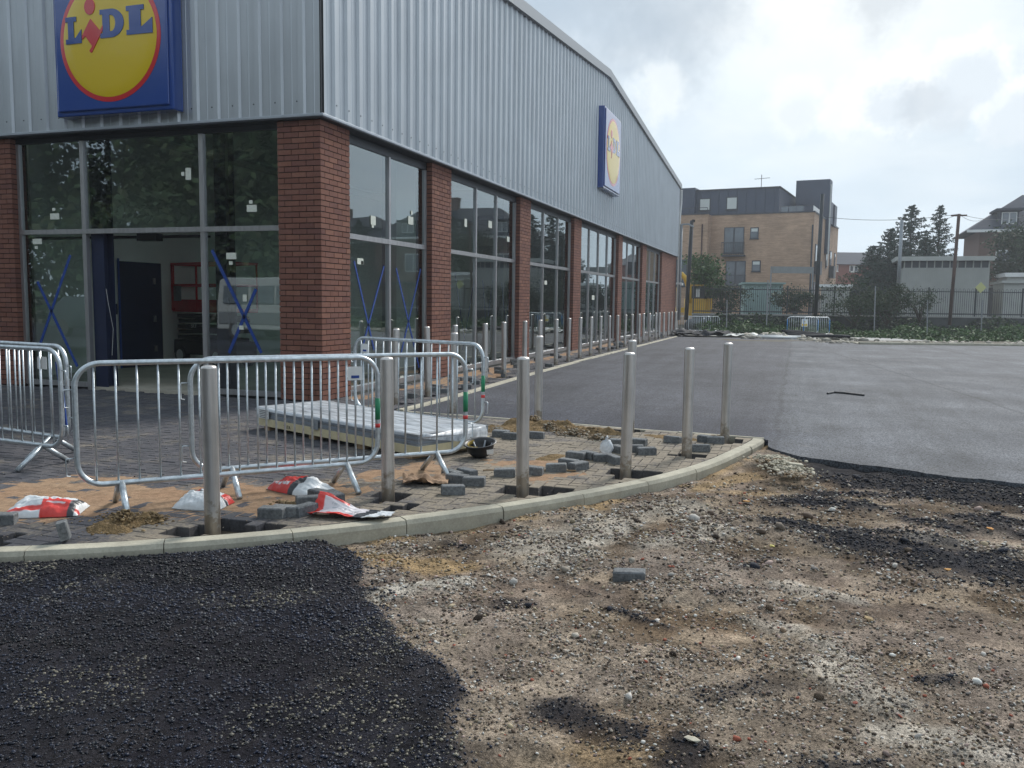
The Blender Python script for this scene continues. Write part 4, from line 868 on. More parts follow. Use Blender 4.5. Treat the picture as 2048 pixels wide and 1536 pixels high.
# ================================================================== BOLLARDS
def bollard_mesh(r, h, n=28):
    p = [(r, -.09), (r, h-.012), (r*.97, h-.004), (r*.86, h+.003), (r*.45, h+.008), (.001, h+.009)]; return MB().lathe(p, n)
BL = ['steel bollard nearest the camera, in front of the left end of the long barrier', 'steel bollard behind the torn red and white sack, overlapping the end of the barrier',
      'steel bollard beside the kerb with a stepped hole in the paving at its right', 'steel bollard near the kerb in front of the crumpled clear plastic bag', 'steel bollard near the kerb between two small holes and loose grey blocks',
      'steel bollard at the pointed tip of the paved kerb corner', 'steel bollard on the back edging, half hidden behind a nearer bollard', 'steel bollard standing behind the heap of brown soil', 'steel bollard behind the right hand rail of the rear barrier']
def bollard(label, x, y, r, n, grp, hh=1.0):
    t = thing('bollard', label, 'bollard', (x, y, 0), 0, grp); t.rotation_euler = (rng.normal()*.006, rng.normal()*.006, rng.random()*6)
    mb = bollard_mesh(r, hh, n); mb.v = mb.v[:n*2]; mb.f = mb.f[:n]; mb.build('tube', M['steel'], t, smooth=True, local=True)
    mb = MB().lathe([(r, hh-.0115), (r*.965, hh-.004), (r*.86, hh+.003), (r*.45, hh+.008), (.001, hh+.009)], n); mb.build('cap', M['steel'], t, smooth=True, local=True)
    return t
for (x, y), l in zip(BOL, BL): bollard(l, x, y, .0465, 32, 'bollards round the forecourt kerb', .983)
ordn = ['first', 'second', 'third', 'fourth', 'fifth', 'sixth', 'seventh', 'eighth', 'ninth', 'tenth', 'eleventh', 'twelfth', 'thirteenth', 'fourteenth', 'fifteenth', 'sixteenth', 'seventeenth', 'eighteenth', 'nineteenth', 'twentieth', 'twenty first', 'twenty second', 'twenty third', 'twenty fourth', 'last']
for k, (x, y) in enumerate(ROW): bollard(f'{ordn[k]} steel bollard, counted from the corner pier, in the row beside the glazed wall', x+float(rng.normal()*.02), y, .0455, 16, 'bollards along the glazed wall')

# ================================================================== BARRIERS
def barrier(label, P0, P1, grp, blue=False, nb=15, plate=None, tape=True, z0=0., hooks=True, warn=False):
    P0, P1 = Vector((*P0, z0)), Vector((*P1, z0)); L = (P1-P0).length; a = math.atan2(P1.y-P0.y, P1.x-P0.x)
    t = thing('crowd_barrier', label, 'barrier', P0, a, grp); zb, zt, rc, r = .18, .965, .15, .0185; pts = []
    for cx, cz, a0 in ((L-r-rc, zb+rc, -90), (L-r-rc, zt-rc, 0), (r+rc, zt-rc, 90), (r+rc, zb+rc, 180)):
        for i in range(9): b = math.radians(a0+90*i/8); pts.append((cx+rc*math.cos(b), 0, cz+rc*math.sin(b)))
    MB().tube(pts, r, 10, closed=True).build('frame', M['galv'], t, smooth=True, local=True)
    bm = None
    for i in range(nb):
        x = L*(i+1)/(nb+1); dz = max(0, rc-min(x-r, L-r-x)); ins = rc-math.sqrt(max(rc*rc-dz*dz, 0)) if dz > 0 else 0
        if ins == 0:
            if bm is None: bm = MB().tube([(0, 0, zb+.01), (0, 0, zt-.01)], .0075, 6).mesh('bar', True); bm.materials.append(M['galv'])
            inst('bar', bm, t, (x, rng.normal()*.002, 0))
        else: MB().tube([(x, 0, zb+ins), (x, 0, zt-ins)], .0075, 6).build('bar', M['galv'], t, smooth=True, local=True)
    for x in (L*.13, L*.87):
        for s_ in (-1, 1): MB().tube([(x-s_*.008, 0, zb+.0), (x-s_*.02, s_*.24, .012)], .021, 10).build('leg', M['galv'], t, smooth=True, local=True)
    if hooks:
        for z, e in ((.34, L), (.78, L), (.30, 0), (.74, 0)):
            s_ = 1 if e else -1; MB().tube([(e, 0, z+.06), (e+s_*.04, 0, z+.06), (e+s_*.045, 0, z+.05), (e+s_*.045, 0, z-.05), (e+s_*.02, 0, z-.055)], .005, 6).build('hook', M['galv'], t, smooth=True, local=True)
    if plate: 
        x = plate*L; pl = MB().box(x-.055, x+.055, -.012, -.008, .80, .90).build('plate', M['white'], t, local=True); MB().box(x-.03, x+.03, -.0145, -.0122, .815, .835).build('blue_mark', M['tape'], pl, local=True)
    if tape:
        for e in (L-.0185,): MB().tube([(e, 0, .50), (e, 0, .66)], .0195, 10).build('green_band', M['green_tape'], t, smooth=True, local=True); MB().tube([(e, 0, .44), (e, 0, .47)], .0195, 10).build('red_band', M['red_tape'], t, smooth=True, local=True)
    if blue:
        for e in (.0185, L-.0185): MB().tube([(e, 0, .30), (e, 0, .84)], .0200, 8).build('blue_band', material('blue_enamel', (.03, .22, .55), .4), t, smooth=True, local=True)
    if warn:
        pl = MB().box(L*.46, L*.66, -.02, -.012, .50, .86).build('warning_sign', M['white'], t, local=True); ymt = M['yellow']
        MB().box(L*.475, L*.645, -.024, -.0205, .53, .64).build('yellow_panel', ymt, pl, local=True)
        MB().add([(L*.53, -.024, .70), (L*.59, -.024, .70), (L*.56, -.024, .80), (L*.53, -.021, .70), (L*.59, -.021, .70), (L*.56, -.021, .80)], [(0, 1, 2), (0, 3, 4, 1), (1, 4, 5, 2), (2, 5, 3, 0)]).build('warning_triangle', ymt, pl, local=True)
    return t
G1 = 'galvanised barriers round the forecourt'
barrier('long galvanised barrier nearest the camera, behind the nearest bollard and between the cement sacks', (1.742, -5.937), (3.145, -4.453), G1, plate=.905)
def bfit(pa, pb, A, B):     # ends of a barrier on the line A-B as seen at two picture columns
    out = []
    for (px, py) in (pa, pb):
        d = ray(px, py); u = np.array(B)-np.array(A); n_ = np.array([-u[1], u[0]]); t = ((np.array(A)-CAM[:2])@n_)/(d[:2]@n_); q = CAM+d*t; out.append((float(q[0]), float(q[1])))
    return out
p0, p1 = bfit((377, 850), (935, 850), (2.28, -5.08), (3.40, -3.95)); barrier('second galvanised barrier overlapping behind the nearest one, in front of the wrapped sheet pack', p0, p1, G1)
barrier('rear galvanised barrier beyond the wrapped sheet pack, near the corner pier', (1.36, -1.60), (3.19, -2.32), G1, plate=.10)
barrier('galvanised barrier cut off by the left edge, the nearer of the overlapping pair', (.56, -4.87), (-1.46, -4.62), G1, plate=.12, tape=False)
barrier('galvanised barrier cut off by the left edge, the farther of the overlapping pair', (.24, -4.50), (-1.74, -4.12), G1)
MB().add([(.42, -4.80, .86), (.47, -4.80, .86), (.56, -4.84, .34), (.53, -4.84, .36), (.42, -4.79, .86), (.47, -4.79, .86), (.56, -4.83, .34), (.53, -4.83, .36)], [(0, 1, 2, 3), (7, 6, 5, 4), (0, 4, 5, 1), (1, 5, 6, 2), (2, 6, 7, 3), (3, 7, 4, 0)]).build('webbing_strap', M['tape'])
tag(bpy.data.objects['webbing_strap'], 'blue webbing strap hanging inside the left pair of barriers', 'strap')
G2 = 'barriers at the far end of the car park'
def fb(label, px0, px1, D, zb, dD=0, **k): a, b = W((px0-1024)/FPX*D, D), W((px1-1024)/FPX*(D+dD), D+dD); barrier(label, (a.x, a.y), (b.x, b.y), G2, z0=zb, nb=13, hooks=False, tape=False, **k)
fb('far barrier just past the end of the store, with pale boards hung on it', 1352, 1419, 47.6, -.30); fb('far barrier behind the black sheeting, the right one of the pair by the store', 1374, 1437, 48.4, -.31, plate=.5)
fb('far barrier with blue ends and a white and yellow warning sign', 1571, 1634, 42, -.19, blue=True, warn=True); fb('far barrier with blue ends, right of the one with the warning sign', 1604, 1657, 40.5, -.17, blue=True)

# ================================================================== LOOSE BLOCKS AND THINGS ON THE GROUND
lp = paver_mesh(2*SC-.006, SC-.005, .066, .007).mesh('loose_paver'); lp.materials.append(M['paver_loose'])
def block(label, px, py, rot, z=.066, tilt=(0, 0), grp='loose paving blocks on the forecourt', on=None, stand=False):
    x, y, _ = gp(px, py, z-.03); o = bpy.data.objects.new('loose_paver', lp); COL.objects.link(o); o.location = (x, y, z)
    o.rotation_euler = (tilt[0], tilt[1], math.radians(rot)); return tag(o, label, 'paving block', grp)
for a in (('grey block lying alone on orange sand, left of the third bollard', 1009, 944, 15), ('grey block partly hidden by the third bollard from the kerb tip side', 1066, 940, 5),
          ('long grey block leading the little group of three right of the third bollard', 1112, 934, 12), ('rear block of the group of three right of the third bollard', 1138, 925, -20), ('right end block of the group of three right of the third bollard', 1157, 931, 60),
          ('left end block of the zigzag of blocks in front of the plastic bag', 1152, 910, -5), ('second block of the zigzag in front of the plastic bag', 1177, 909, -35), ('third block of the zigzag in front of the plastic bag', 1206, 914, 20), ('right end block of the zigzag, just left of the fourth bollard', 1229, 918, -50),
          ('block behind the plastic bag, left end of its cluster', 1236, 884, 0), ('block touching the right side of the plastic bag', 1240, 898, -40), ('block behind the fourth bollard, in the middle of its cluster', 1268, 896, 8), ('near right block of the cluster behind the fourth bollard', 1293, 901, 25), ('far right block of the cluster behind the fourth bollard', 1276, 883, -8),
          ('block beside the small soil heap, left of the fifth bollard', 1346, 878, -15), ('block just right of the fifth bollard with its end to the camera', 1401, 895, 15), ('left of two blocks lying near the kerb tip bollard', 1413, 877, -20), ('right of two blocks lying near the kerb tip bollard', 1431, 879, 10),
          ('block in the row in front of the brown soil heap, left one', 1002, 866, 0), ('block in the row in front of the brown soil heap, middle one', 1022, 871, -4), ('block in the row in front of the brown soil heap, right one', 1072, 869, 3),
          ('rear left block of the cluster beside the brown paper', 905, 948, -25), ('rear right block of the cluster beside the brown paper', 934, 945, -30), ('front left block of the cluster beside the brown paper', 915, 956, -10), ('front right block of the cluster beside the brown paper', 948, 961, 12), ('block at the right hand edge of the brown paper', 906, 978, 28),
          ('mud covered block between the two red and white sacks, left one', 545, 1023, 8), ('mud covered block between the two red and white sacks, right one', 571, 1020, 14), ('cracked block beside the torn sack', 608, 1018, 75), ('block behind the cracked one, against the red sack', 618, 1000, 40),
          ('dark block under the foot of the nearest barrier', 640, 988, -20), ('dark flat block right of the barrier foot', 668, 992, -35), ('block at the left edge beside the first sack', 2, 1036, 30), ('block behind the rear barrier foot', 918, 858, 0), ('block beside the one behind the rear barrier foot', 940, 862, 10)):
    block(*a, tilt=(rng.normal()*.03, rng.normal()*.03))
o = block('small block standing on end near the kerb at the left', 138, 1068, 40, z=.07, tilt=(0, 1.35)); o = [q for q in COL.objects if q.get('label', '').startswith('small block standing')][0]; o.scale = (.62, .9, .8)

o = block('single grey block lying alone on the gravel in front of the kerb', 1258, 1151, 8, z=-.02, tilt=(.02, -.04), grp=None)
USED = set(); GB = 'loose paving blocks along the foot of the glazed wall'
for k in range(52):
    y = rng.uniform(.9, 29) if k > 14 else rng.uniform(.8, 8); x = rng.uniform(.16, .85) if k % 4 else rng.uniform(.9, 1.15); st = rng.integers(0, 3) if k % 3 == 0 else 0
    o = bpy.data.objects.new('loose_paver', lp); COL.objects.link(o); o.location = (x, y, .066+.066*(st > 1)); o.rotation_euler = (0, 0, rng.random()*PI)
    kb = min(range(len(ROW)), key=lambda i: abs(ROW[i][1]-y)); side = 'behind' if x < .55 else ('in front of' if x > .88 else 'beside'); lb = f"loose grey block {side} the {ordn[kb]} bollard of the wall row"
    if lb in USED: lb = lb.replace('loose grey block', 'another tilted loose block')
    if lb in USED: lb = lb.replace('another tilted loose block', 'third loose block')
    if lb in USED: lb = lb.replace('third loose block', 'fourth loose block')
    if lb in USED: lb = 'fifth' + lb[lb.index(' loose'):] if ' loose' in lb and lb.startswith(('fourth', 'third')) else lb.replace('another tilted', 'further tilted')
    USED.add(lb); tag(o, lb, 'paving block', GB)
    if st > 1: c = o.copy(); COL.objects.link(c); c.location = (x+.01, y+.01, .066); c['label'] = lb.replace('loose grey block', 'lower stacked block'); c.rotation_euler = (0, 0, o.rotation_euler.z+.2)
o = MB().box(-.06, .06, -.035, .035, 0, .06).build('concrete_fragment', M['kerb'], bevel=.008); q = gp(1590, 938, 0); o.location = (q[0], q[1], -.01); o.rotation_euler = (0, .1, .2); tag(o, 'small pale concrete fragment on the dark edge of the asphalt beyond the kerb tip', 'rubble')
# sacks
def sack(label, P, rz, L, Wd, H, colf, seed, torn=False):
    nu, nv = 70, 46; u = np.linspace(-1, 1, nu); v = np.linspace(-1, 1, nv); U, V = np.meshgrid(u, v); mb = MB()
    prof = np.clip((1-np.abs(U)**3.2), 0, 1)**.6*np.clip((1-np.abs(V)**2.8), 0, 1)**.6
    wr = (fbm(U*1.2+seed, V*1.2, 2.2, 4, seed)-.5); fine = (fbm(U*.6+seed, V*1.6, 9, 3, seed+1)-.5)
    z = H*prof*(1+.8*wr)+.012*fine*(prof > .02)+.006
    if torn: z = .012+.055*np.abs(fbm(U+seed, V, 1.3, 3, seed)-.3)+.09*sst(.2, .9, V)*sst(.1, -.9, U)+.02*fine
    X_ = U*L/2*(1+.05*wr); Y_ = V*Wd/2*(1-.12*np.abs(U)**4+.06*wr)
    if torn: X_ = X_+.03*(fbm(V*2, U*0+1, 3, 3, seed)-.5)*(np.abs(U) > .9)
    Cc = colf((U+1)/2, (V+1)/2)
    if not isinstance(Cc, np.ndarray): Cc = np.array(Cc)
    c_, s_ = math.cos(rz), math.sin(rz)
    for zz_, zs in ((z, 1), (np.minimum(z*.05, .004), 0)):
        for i in range(nv):
            for j in range(nu): mb.v.append((P[0]+X_[i, j]*c_-Y_[i, j]*s_, P[1]+X_[i, j]*s_+Y_[i, j]*c_, float((zz_[i, j] if zs else (zz_[i, j] if not torn else z[i, j]-.002)))+(P[2] if len(P) > 2 else 0))); mb.c.append(tuple(Cc[i, j]))
    n = nu*nv
    for i in range(nv-1):
        for j in range(nu-1): a = i*nu+j; mb.f.append((a, a+1, a+nu+1, a+nu)); mb.f.append((n+a, n+a+nu, n+a+nu+1, n+a+1))
    o = mb.build('sack', M['white_plastic'], smooth=True); return tag(o, label, 'sack', 'red and white cement sacks')
WH, RD, DKC, GRY = np.array([.66, .68, .69]), np.array([.62, .045, .035]), np.array([.035, .038, .045]), np.array([.38, .40, .42])
def wh(shape): return np.ones((*shape, 3))*WH
def put(c, m, col): c[m] = col
def c1(u, v):
    c = wh(u.shape); put(c, (v < .20) & (v > .07), RD); put(c, (u > .52) & (v < .62) & (v > .20) & (u < .86), RD); put(c, (u > .50) & (v < .30) & (u < .9), RD); put(c, (u > .86) & (u < .95), DKC)
    for a, b in ((.12, .2), (.26, .36), (.4, .46)):
        for d in (.34, .5, .66, .8): put(c, (u > a) & (u < b) & (np.abs(v-d) < .025) & (vn(u, v, 90, 2) > .35), GRY)
    put(c, (u > .56) & (u < .8) & (np.abs(v-.245) < .018), WH); return c
def c2(u, v):
    c = wh(u.shape); put(c, (v > .62) & (u < .42), RD); put(c, (v > .62) & (u > .80), RD); put(c, (v > .50) & (v < .60), DKC); return c
def c3(u, v):
    c = wh(u.shape)*1.0; put(c, u < .55, RD); put(c, (u > .55) & (u < .66), DKC); put(c, (u < .5) & (u > .06) & (np.abs(v-.14) < .04) & (vn(u, v*.3, 60, 6) > .42), WH); put(c, (u < .5) & (u > .2) & (v > .7) & (vn(u*.5, v, 70, 6) > .66), WH); put(c, u < .03, WH); return c
def c4(u, v):
    c = wh(u.shape)*np.array([.92, .84, .85]); put(c, (v < .16) & (u < .74), RD); put(c, (u < .10) & (v > .1), RD); put(c, (v > .88) & (u < .4), RD); put(c, (u > .62+.1*(v-.5)) & (u < .76+.1*(v-.5)), DKC); put(c, u > .76+.1*(v-.5), WH)
    for d in np.arange(.26, .8, .075): put(c, (np.abs(v-d) < .014) & (u > .2) & (u < .56) & (vn(u, v, 70, 3) > .45), GRY)
    put(c, (u > .06) & (u < .30) & (v < .10) & (v > .04), WH); put(c, (np.hypot(u-.36, (v-.6)*.7) < .045) & (np.hypot(u-.36, (v-.6)*.7) > .028), DKC); put(c, (u > .53) & (u < .57) & (v > .3) & (v < .6), DKC); return c
def gm(a, b): A, B = gp(*a, .02), gp(*b, .02); return ((A[0]+B[0])/2, (A[1]+B[1])/2), math.hypot(A[0]-B[0], A[1]-B[1]), math.atan2(B[1]-A[1], B[0]-A[0])
q = gp(94, 1016, .03); sack('full red and white sack lying on sand at the far left', (q[0], q[1]), .50, .44, .30, .085, c1, 3)
q = gp(407, 1003, .03); sack('full mostly white sack lying behind the nearest bollard', (q[0], q[1]), .18, .33, .27, .085, c2, 7)
q = gp(603, 973, .03); sack('full sack with bright red end lying in front of the second barrier', (q[0], q[1]), -.30, .46, .30, .085, c3, 11)
q = gp(703, 1020, .04); sack('torn empty white and red sack crumpled on the kerb by the second bollard', (q[0], q[1], .004), .12, .52, .22, .03, c4, 15, torn=True)
# wrapped pack of metal sheets
A = Vector(gp(515, 848, .05)); B = Vector(gp(838, 911, .05)); Cc = Vector(gp(962, 884, .05)); ax = (B-A); Lp = ax.length; az = math.atan2(ax.y, ax.x); wd = (Cc-B).length*.98
pk = thing('sheet_pack', 'long clear wrapped pack of metal sheets on cream boards, lying behind the barriers', 'pack', (A.x, A.y, 0), az)
MB().box(0, Lp, 0, wd, .045, .122).build('base_board', M['cream_wood'], pk, local=True)
for k in range(5): MB().box(.03+k*.003, Lp-.02, .008, wd-.008, .123+k*.021, .123+k*.021+.0185).build('metal_sheet', M['sheetblue'] if k % 2 else M['galv_dull'], pk, local=True)
for x in (.12, Lp*.36, Lp*.66, Lp-.2): MB().box(x, x+.09, .01, wd-.01, 0, .0449).build('bearer', M['timber'], pk, local=True)
mb = MB(); nu, nv = 120, 22; ring = [(-.010, .205), (-.008, .212), (-.006, .22), (-.002, .230), (.03, .236), (.12, .236), (wd*.5, .240), (wd-.12, .236), (wd-.03, .234), (wd+.004, .226), (wd+.006, .15), (wd+.004, .07)]
for i in range(nu):
    x = -.02+(Lp+.03)*i/(nu-1); e = sst(Lp-.30, Lp+.02, np.array(x))
    for j, (y, z) in enumerate(ring):
        w1 = float(fbm(np.array(x*.45), np.array(j*.5), 5, 4, 5)-.5); mb.v.append((x, y+w1*(.002+.02*float(e))-(y-wd/2)*float(e)*.12, z-float(e)*.02*(z > .15)+w1*(.001+.07*float(e)+.02*(x < .2))))
k = len(ring)
for i in range(nu-1):
    for j in range(k-1): mb.f.append((i*k+j, (i+1)*k+j, (i+1)*k+j+1, i*k+j+1))
mb.f.append(tuple(range(k))); mb.f.append(tuple(range(nu*k-1, nu*k-k-1, -1))); mb.build('plastic_wrap', M['film'], pk, smooth=True, local=True)
MB().box(.05, .24, -.012, -.009, .125, .225).build('label_sheet', M['white'], pk, local=True)
lb = bpy.data.objects['label_sheet']
for i in range(5): MB().box(.065, .22-.02*(i % 2), -.0135, -.0122, .135+i*.018, .141+i*.018).build('print_line', M['black'], lb, local=True)
tm = text_mesh('TATA', .05, .0008); tm.materials.append(M['black']); o = inst('lettering', tm, pk, (.56, -.0015, .074), (PI/2, 0, 0))
MB().box(1.0, 1.12, -.013, -.009, .11, .21).build('tape_patch', M['galv_dull'], pk, local=True)
# upturned hard hat
hx, hy, _ = gp(962, 914, 0); hat = thing('hard_hat', 'black hard hat lying upside down with its yellow and grey harness showing', 'hard hat', (hx, hy, 0), .4); hat.rotation_euler = (.16, -.10, .4); hat.scale = (1.28, 1.28, 1.2)
pr = [(.001, 0), (.035, .004), (.062, .018), (.085, .045), (.096, .078), (.100, .105), (.118, .112), (.119, .116), (.097, .112), (.090, .078), (.078, .05), (.055, .026), (.03, .014), (.001, .011)]
MB().lathe(pr, 36).build('shell', M['black'], hat, smooth=True, local=True)
mb = MB().lathe([(.088, .085), (.086, .112), (.083, .112), (.084, .086)], 28); mb.f = [q for q in mb.f if mb.v[q[0]][0] < -.02]; mb.build('headband', material('harness_yellow', (.30, .20, .02), .7), hat, smooth=True, local=True)
for a in (0, 1.05, 2.1): MB().tube([(.088*math.cos(a), .088*math.sin(a), .10), (.05*math.cos(a), .05*math.sin(a), .045), (0, 0, .034), (-.05*math.cos(a), -.05*math.sin(a), .045), (-.088*math.cos(a), -.088*math.sin(a), .10)], .007, 6).build('strap', M['galv_dull'], hat, smooth=True, local=True)
MB().box(.040, .085, -.094, -.090, .05, .085).build('sticker', M['white'], hat, local=True)
# brown paper, plastic bag, strip
def sheet_obj(name, label, cat, P, rz, L, Wd, amp, mat, seed, n=34, edge=.3):
    u = np.linspace(-1, 1, n); U, V = np.meshgrid(u, u); rim = 1+edge*(fbm(np.arctan2(V, U)*1.3+9, U*0+seed, 1.6, 3, seed)-.5); X_ = U*L/2*rim; Y_ = V*Wd/2*rim; Z_ = .012+amp*np.abs(fbm(U, V, 1.4, 4, seed)-.42)*2+amp*.25*fbm(U, V, 6, 3, seed+2); mb = MB(); c_, s_ = math.cos(rz), math.sin(rz)
    for dz in (0, -.002):
        for i in range(n):
            for j in range(n): mb.v.append((X_[i, j]*c_-Y_[i, j]*s_, X_[i, j]*s_+Y_[i, j]*c_, Z_[i, j]+dz))
    for i in range(n-1):
        for j in range(n-1): a = i*n+j; mb.f.append((a, a+1, a+n+1, a+n)); mb.f.append((n*n+a, n*n+a+n, n*n+a+n+1, n*n+a+1))
    o = mb.build(name, mat, smooth=True, local=True); o.location = P; return tag(o, label, cat)
q = gp(852, 966, 0); sheet_obj('brown_paper', 'crumpled brown paper sheet beside the loose blocks and the barrier foot', 'paper', (q[0], q[1], 0), .35, .34, .26, .085, M['cardboard'], 31)
q = gp(1213, 897, .04); o = MB().lathe([(.001, 0), (.05, .006), (.062, .04), (.055, .08), (.035, .11), (.016, .125), (.012, .14), (.02, .15), (.001, .15)], 24).build('plastic_bag', M['film'], smooth=True, local=True); o.location = (q[0], q[1], .0)
for v in o.data.vertices: v.co *= 1+.25*(vn(np.array(v.co.x*1+3), np.array(v.co.z+v.co.y*2), 30, 3)-.5)
tag(o, 'crumpled clear plastic bag standing among the loose blocks by the fourth bollard', 'bag')
A, B = Vector(gp(966, 936, .03)), Vector(gp(1152, 944, .0)); A.z = .012; B.z = .012; o = MB().tube([A, (A+B)/2+Vector((.0, .01, .004)), B], .006, 6).build('timber_strip', M['timber']); tag(o, 'thin strip of wood lying across the sand under the third bollard', 'strip')
q = gp(1695, 788, -.01); o = MB().tube([gp(1655, 787, .002), gp(1668, 784.5, .002), gp(1690, 786, .002), gp(1728, 790.5, .002)], .018, 6).build('rubber_strip', M['black']); tag(o, 'short black rubber strip lying out on the grey asphalt', 'strip')
q = gp(1515, 777, 0); 
# scraps of orange leaf and foam on the gravel
for k, (px, py, l, c) in enumerate(((1493, 1001, 'orange scrap near the kerb at the right', (.5, .26, .08)), (1545, 1090, 'yellowish scrap on the gravel between dark tarmac streaks', (.45, .40, .12)), (1980, 1055, 'orange leaf scrap at the right edge', (.55, .25, .06)), (1895, 1137, 'small orange scrap beside the dark tarmac streak', (.55, .28, .08)), (1711, 1402, 'broken piece of red brick in the gravel at the bottom', (.26, .07, .045)), (1738, 1234, 'splinter of wood lying in the gravel', (.35, .25, .13)), (1385, 1475, 'pale chunk of stone in the gravel near the bottom', (.42, .39, .31)), (795, 1492, 'pale yellow stone among the dark tarmac chips', (.38, .33, .20)))):
    q = gp(px, py, GZ+.02); V_, F_ = PROT[k % 6]; o = MB().add([tuple(a*b for a, b in zip(v, (.026, .017, .010))) for v in V_], [tuple(f) for f in F_]).build('scrap', material('scrap', c, .85, var=(40, .7, 1.2)), local=True); o.location = (q[0], q[1], -.055); o.rotation_euler = (0, 0, k); tag(o, l, 'scrap')

# scissor lift inside the doorway
lx, ly = -5.75, 4.75; lift = thing('scissor_lift', 'red and black scissor lift parked indoors, seen through the doorway and the pane beside it', 'lift', (lx, ly, .012), math.radians(-20))
MB().box(-.35, 1.45, -.38, .38, .22, .50).build('chassis', M['black'], lift, local=True, bevel=.01)
for x in (-.10, 1.2):
    for y in (-.40, .28): w_o = MB().tube([(x, y, .19), (x, y+.12, .19)], .19, 20).build('wheel', M['rubber'], lift, local=True); MB().tube([(x, y-.006, .19), (x, y, .19)], .12, 16).build('hub', M['white'], w_o, local=True)
for k in range(5): MB().obox((-.28+.04*(k % 2), -.33, .52+k*.11), (1.55, 0, .035*(1 if k % 2 else -1)), (0, .66, 0), (0, 0, .075)).build('scissor_arm', M['black'], lift, local=True)
MB().box(-.40, 1.5, -.38, .38, 1.08, 1.16).build('platform', M['redpaint'], lift, local=True); MB().box(-.40, 1.5, -.40, -.375, 1.161, 1.33).build('toe_board', M['redpaint'], lift, local=True)
for x in (-.38, -.30, .55, 1.47):
    for y in (-.385, .385): MB().tube([(x, y, 1.1), (x, y, 2.05)], .022, 8).build('rail_post', M['redpaint'], lift, local=True)
for z in (1.62, 2.05):
    for y in (-.385, .385): MB().box(-.40, 1.49, y-.02, y+.02, z-.025, z+.025).build('rail', M['redpaint'], lift, local=True)
    for x in (-.39, 1.48): MB().box(x-.02, x+.02, -.364, .364, z-.025, z+.025).build('rail', M['redpaint'], lift, local=True)
MB().box(-.26, .02, -.41, -.402, 1.30, 1.60).build('notice_board', M['galv_dull'], lift, local=True)
tm = text_mesh('SKY', .12, .001); tm.materials.append(M['white']); inst('lettering', tm, lift, (.45, -.402, .80), (PI/2, 0, 0))

# ================================================================== BEYOND THE CAR PARK
BGA = math.radians(18.314)      # the sight axis frame, for things that lie square to the view
def lat(px, D): return (px-1024)/FPX*D
def hgt(px, py, D): return float(at(px, py, D).z)
def tilted(t, px, py, plane_y):  # a sight line met with a local plane y=const of a rotated thing, giving local (x, z)
    o = Vector(t.location); a = t.rotation_euler.z; c, s_ = math.cos(-a), math.sin(-a)
    d = ray(px, py); p_ = CAM-np.array(o); P = np.array([p_[0]*c-p_[1]*s_, p_[0]*s_+p_[1]*c, p_[2]]); Dd = np.array([d[0]*c-d[1]*s_, d[0]*s_+d[1]*c, d[2]])
    return P, Dd
def ly_(t, px, py, y): P, D = tilted(t, px, py, y); k = (y-P[1])/D[1]; return float(P[0]+D[0]*k), float(P[2]+D[2]*k)
def lx_(t, px, py, x): P, D = tilted(t, px, py, x); k = (x-P[0])/D[0]; return float(P[1]+D[1]*k), float(P[2]+D[2]*k)
def win_y(t, p0, p1, y, bars=(), blind=False, name='window', fr=.07, mat='dark_alu', glass='glassfar', cross=0):
    """a window on a local plane facing -Y, from two picture corners"""
    x0, z1 = ly_(t, *p0, y); x1, z0 = ly_(t, *p1, y); o = MB().box(x0, x1, y-.04, y+.05, z0, z1).build(name, M[mat], t, local=True)
    n = len(bars)+1; xs_ = [x0]+[x0+(x1-x0)*b for b in bars]+[x1]
    for i in range(n):
        a, b = xs_[i]+fr, xs_[i+1]-fr; MB().box(a, b, y-.052, y-.0405, z0+fr, z1-fr).build('pane', M[glass], o, local=True)
        if blind: MB().box(a+.02, b-.02, y-.056, y-.0525, z0+fr+(z1-z0)*(.0 if blind is True else blind), z1-fr-.02).build('blind', M['blind'], o, local=True)
    MB().box(x0-.05, x1+.05, y-.10, y+.0, z0-.06, z0-.002).build('sill', M[mat], o, local=True); return o
# the flats
c0 = W(lat(1616, 70), 70, -.45); flats = thing('apartment_block', 'yellow brick block of flats with navy clad top storey beyond the fence', 'building', c0, BGA-math.radians(26.8))
ztb = hgt(1616, 424, 70)+.45; zdk = hgt(1560, 366, 69)+.45
MB().box(-22, 0, 0, 17, 0, ztb).build('wall', M['yb'], flats, local=True)
xl = ly_(flats, 1417, 420, -1.1)[0]; MB().box(-22.1, xl, -1.1, .3, 0, ztb+.01).build('projecting_bay', M['yb'], flats, local=True)
MB().box(-22.2, xl+.06, -1.16, -1.0, ztb+.011, ztb+.12).build('coping', M['dark_alu'], flats, local=True); MB().box(xl+.061, .06, -.06, .1, ztb, ztb+.11).build('coping', M['dark_alu'], flats, local=True); MB().box(-.06, .06, .101, 17, ztb, ztb+.11).build('coping', M['dark_alu'], flats, local=True)
xa = ly_(flats, 1394, 372, .35)[0]; xb = ly_(flats, 1560, 366, .35)[0]
MB().box(xa, xb, .35, 9, ztb-.1, zdk).build('top_storey', M['navyclad'], flats, local=True)
MB().box(xa-9, xa-.01, -.2, 6, ztb-.1, zdk+.25).build('stair_head', M['navyclad'], flats, local=True)
x1 = lx_(flats, 1640, 400, 0)[0]; MB().box(xb-.01, .15, 9.01, 14, ztb-.1, zdk-.3).build('top_storey', M['navyclad'], flats, local=True)
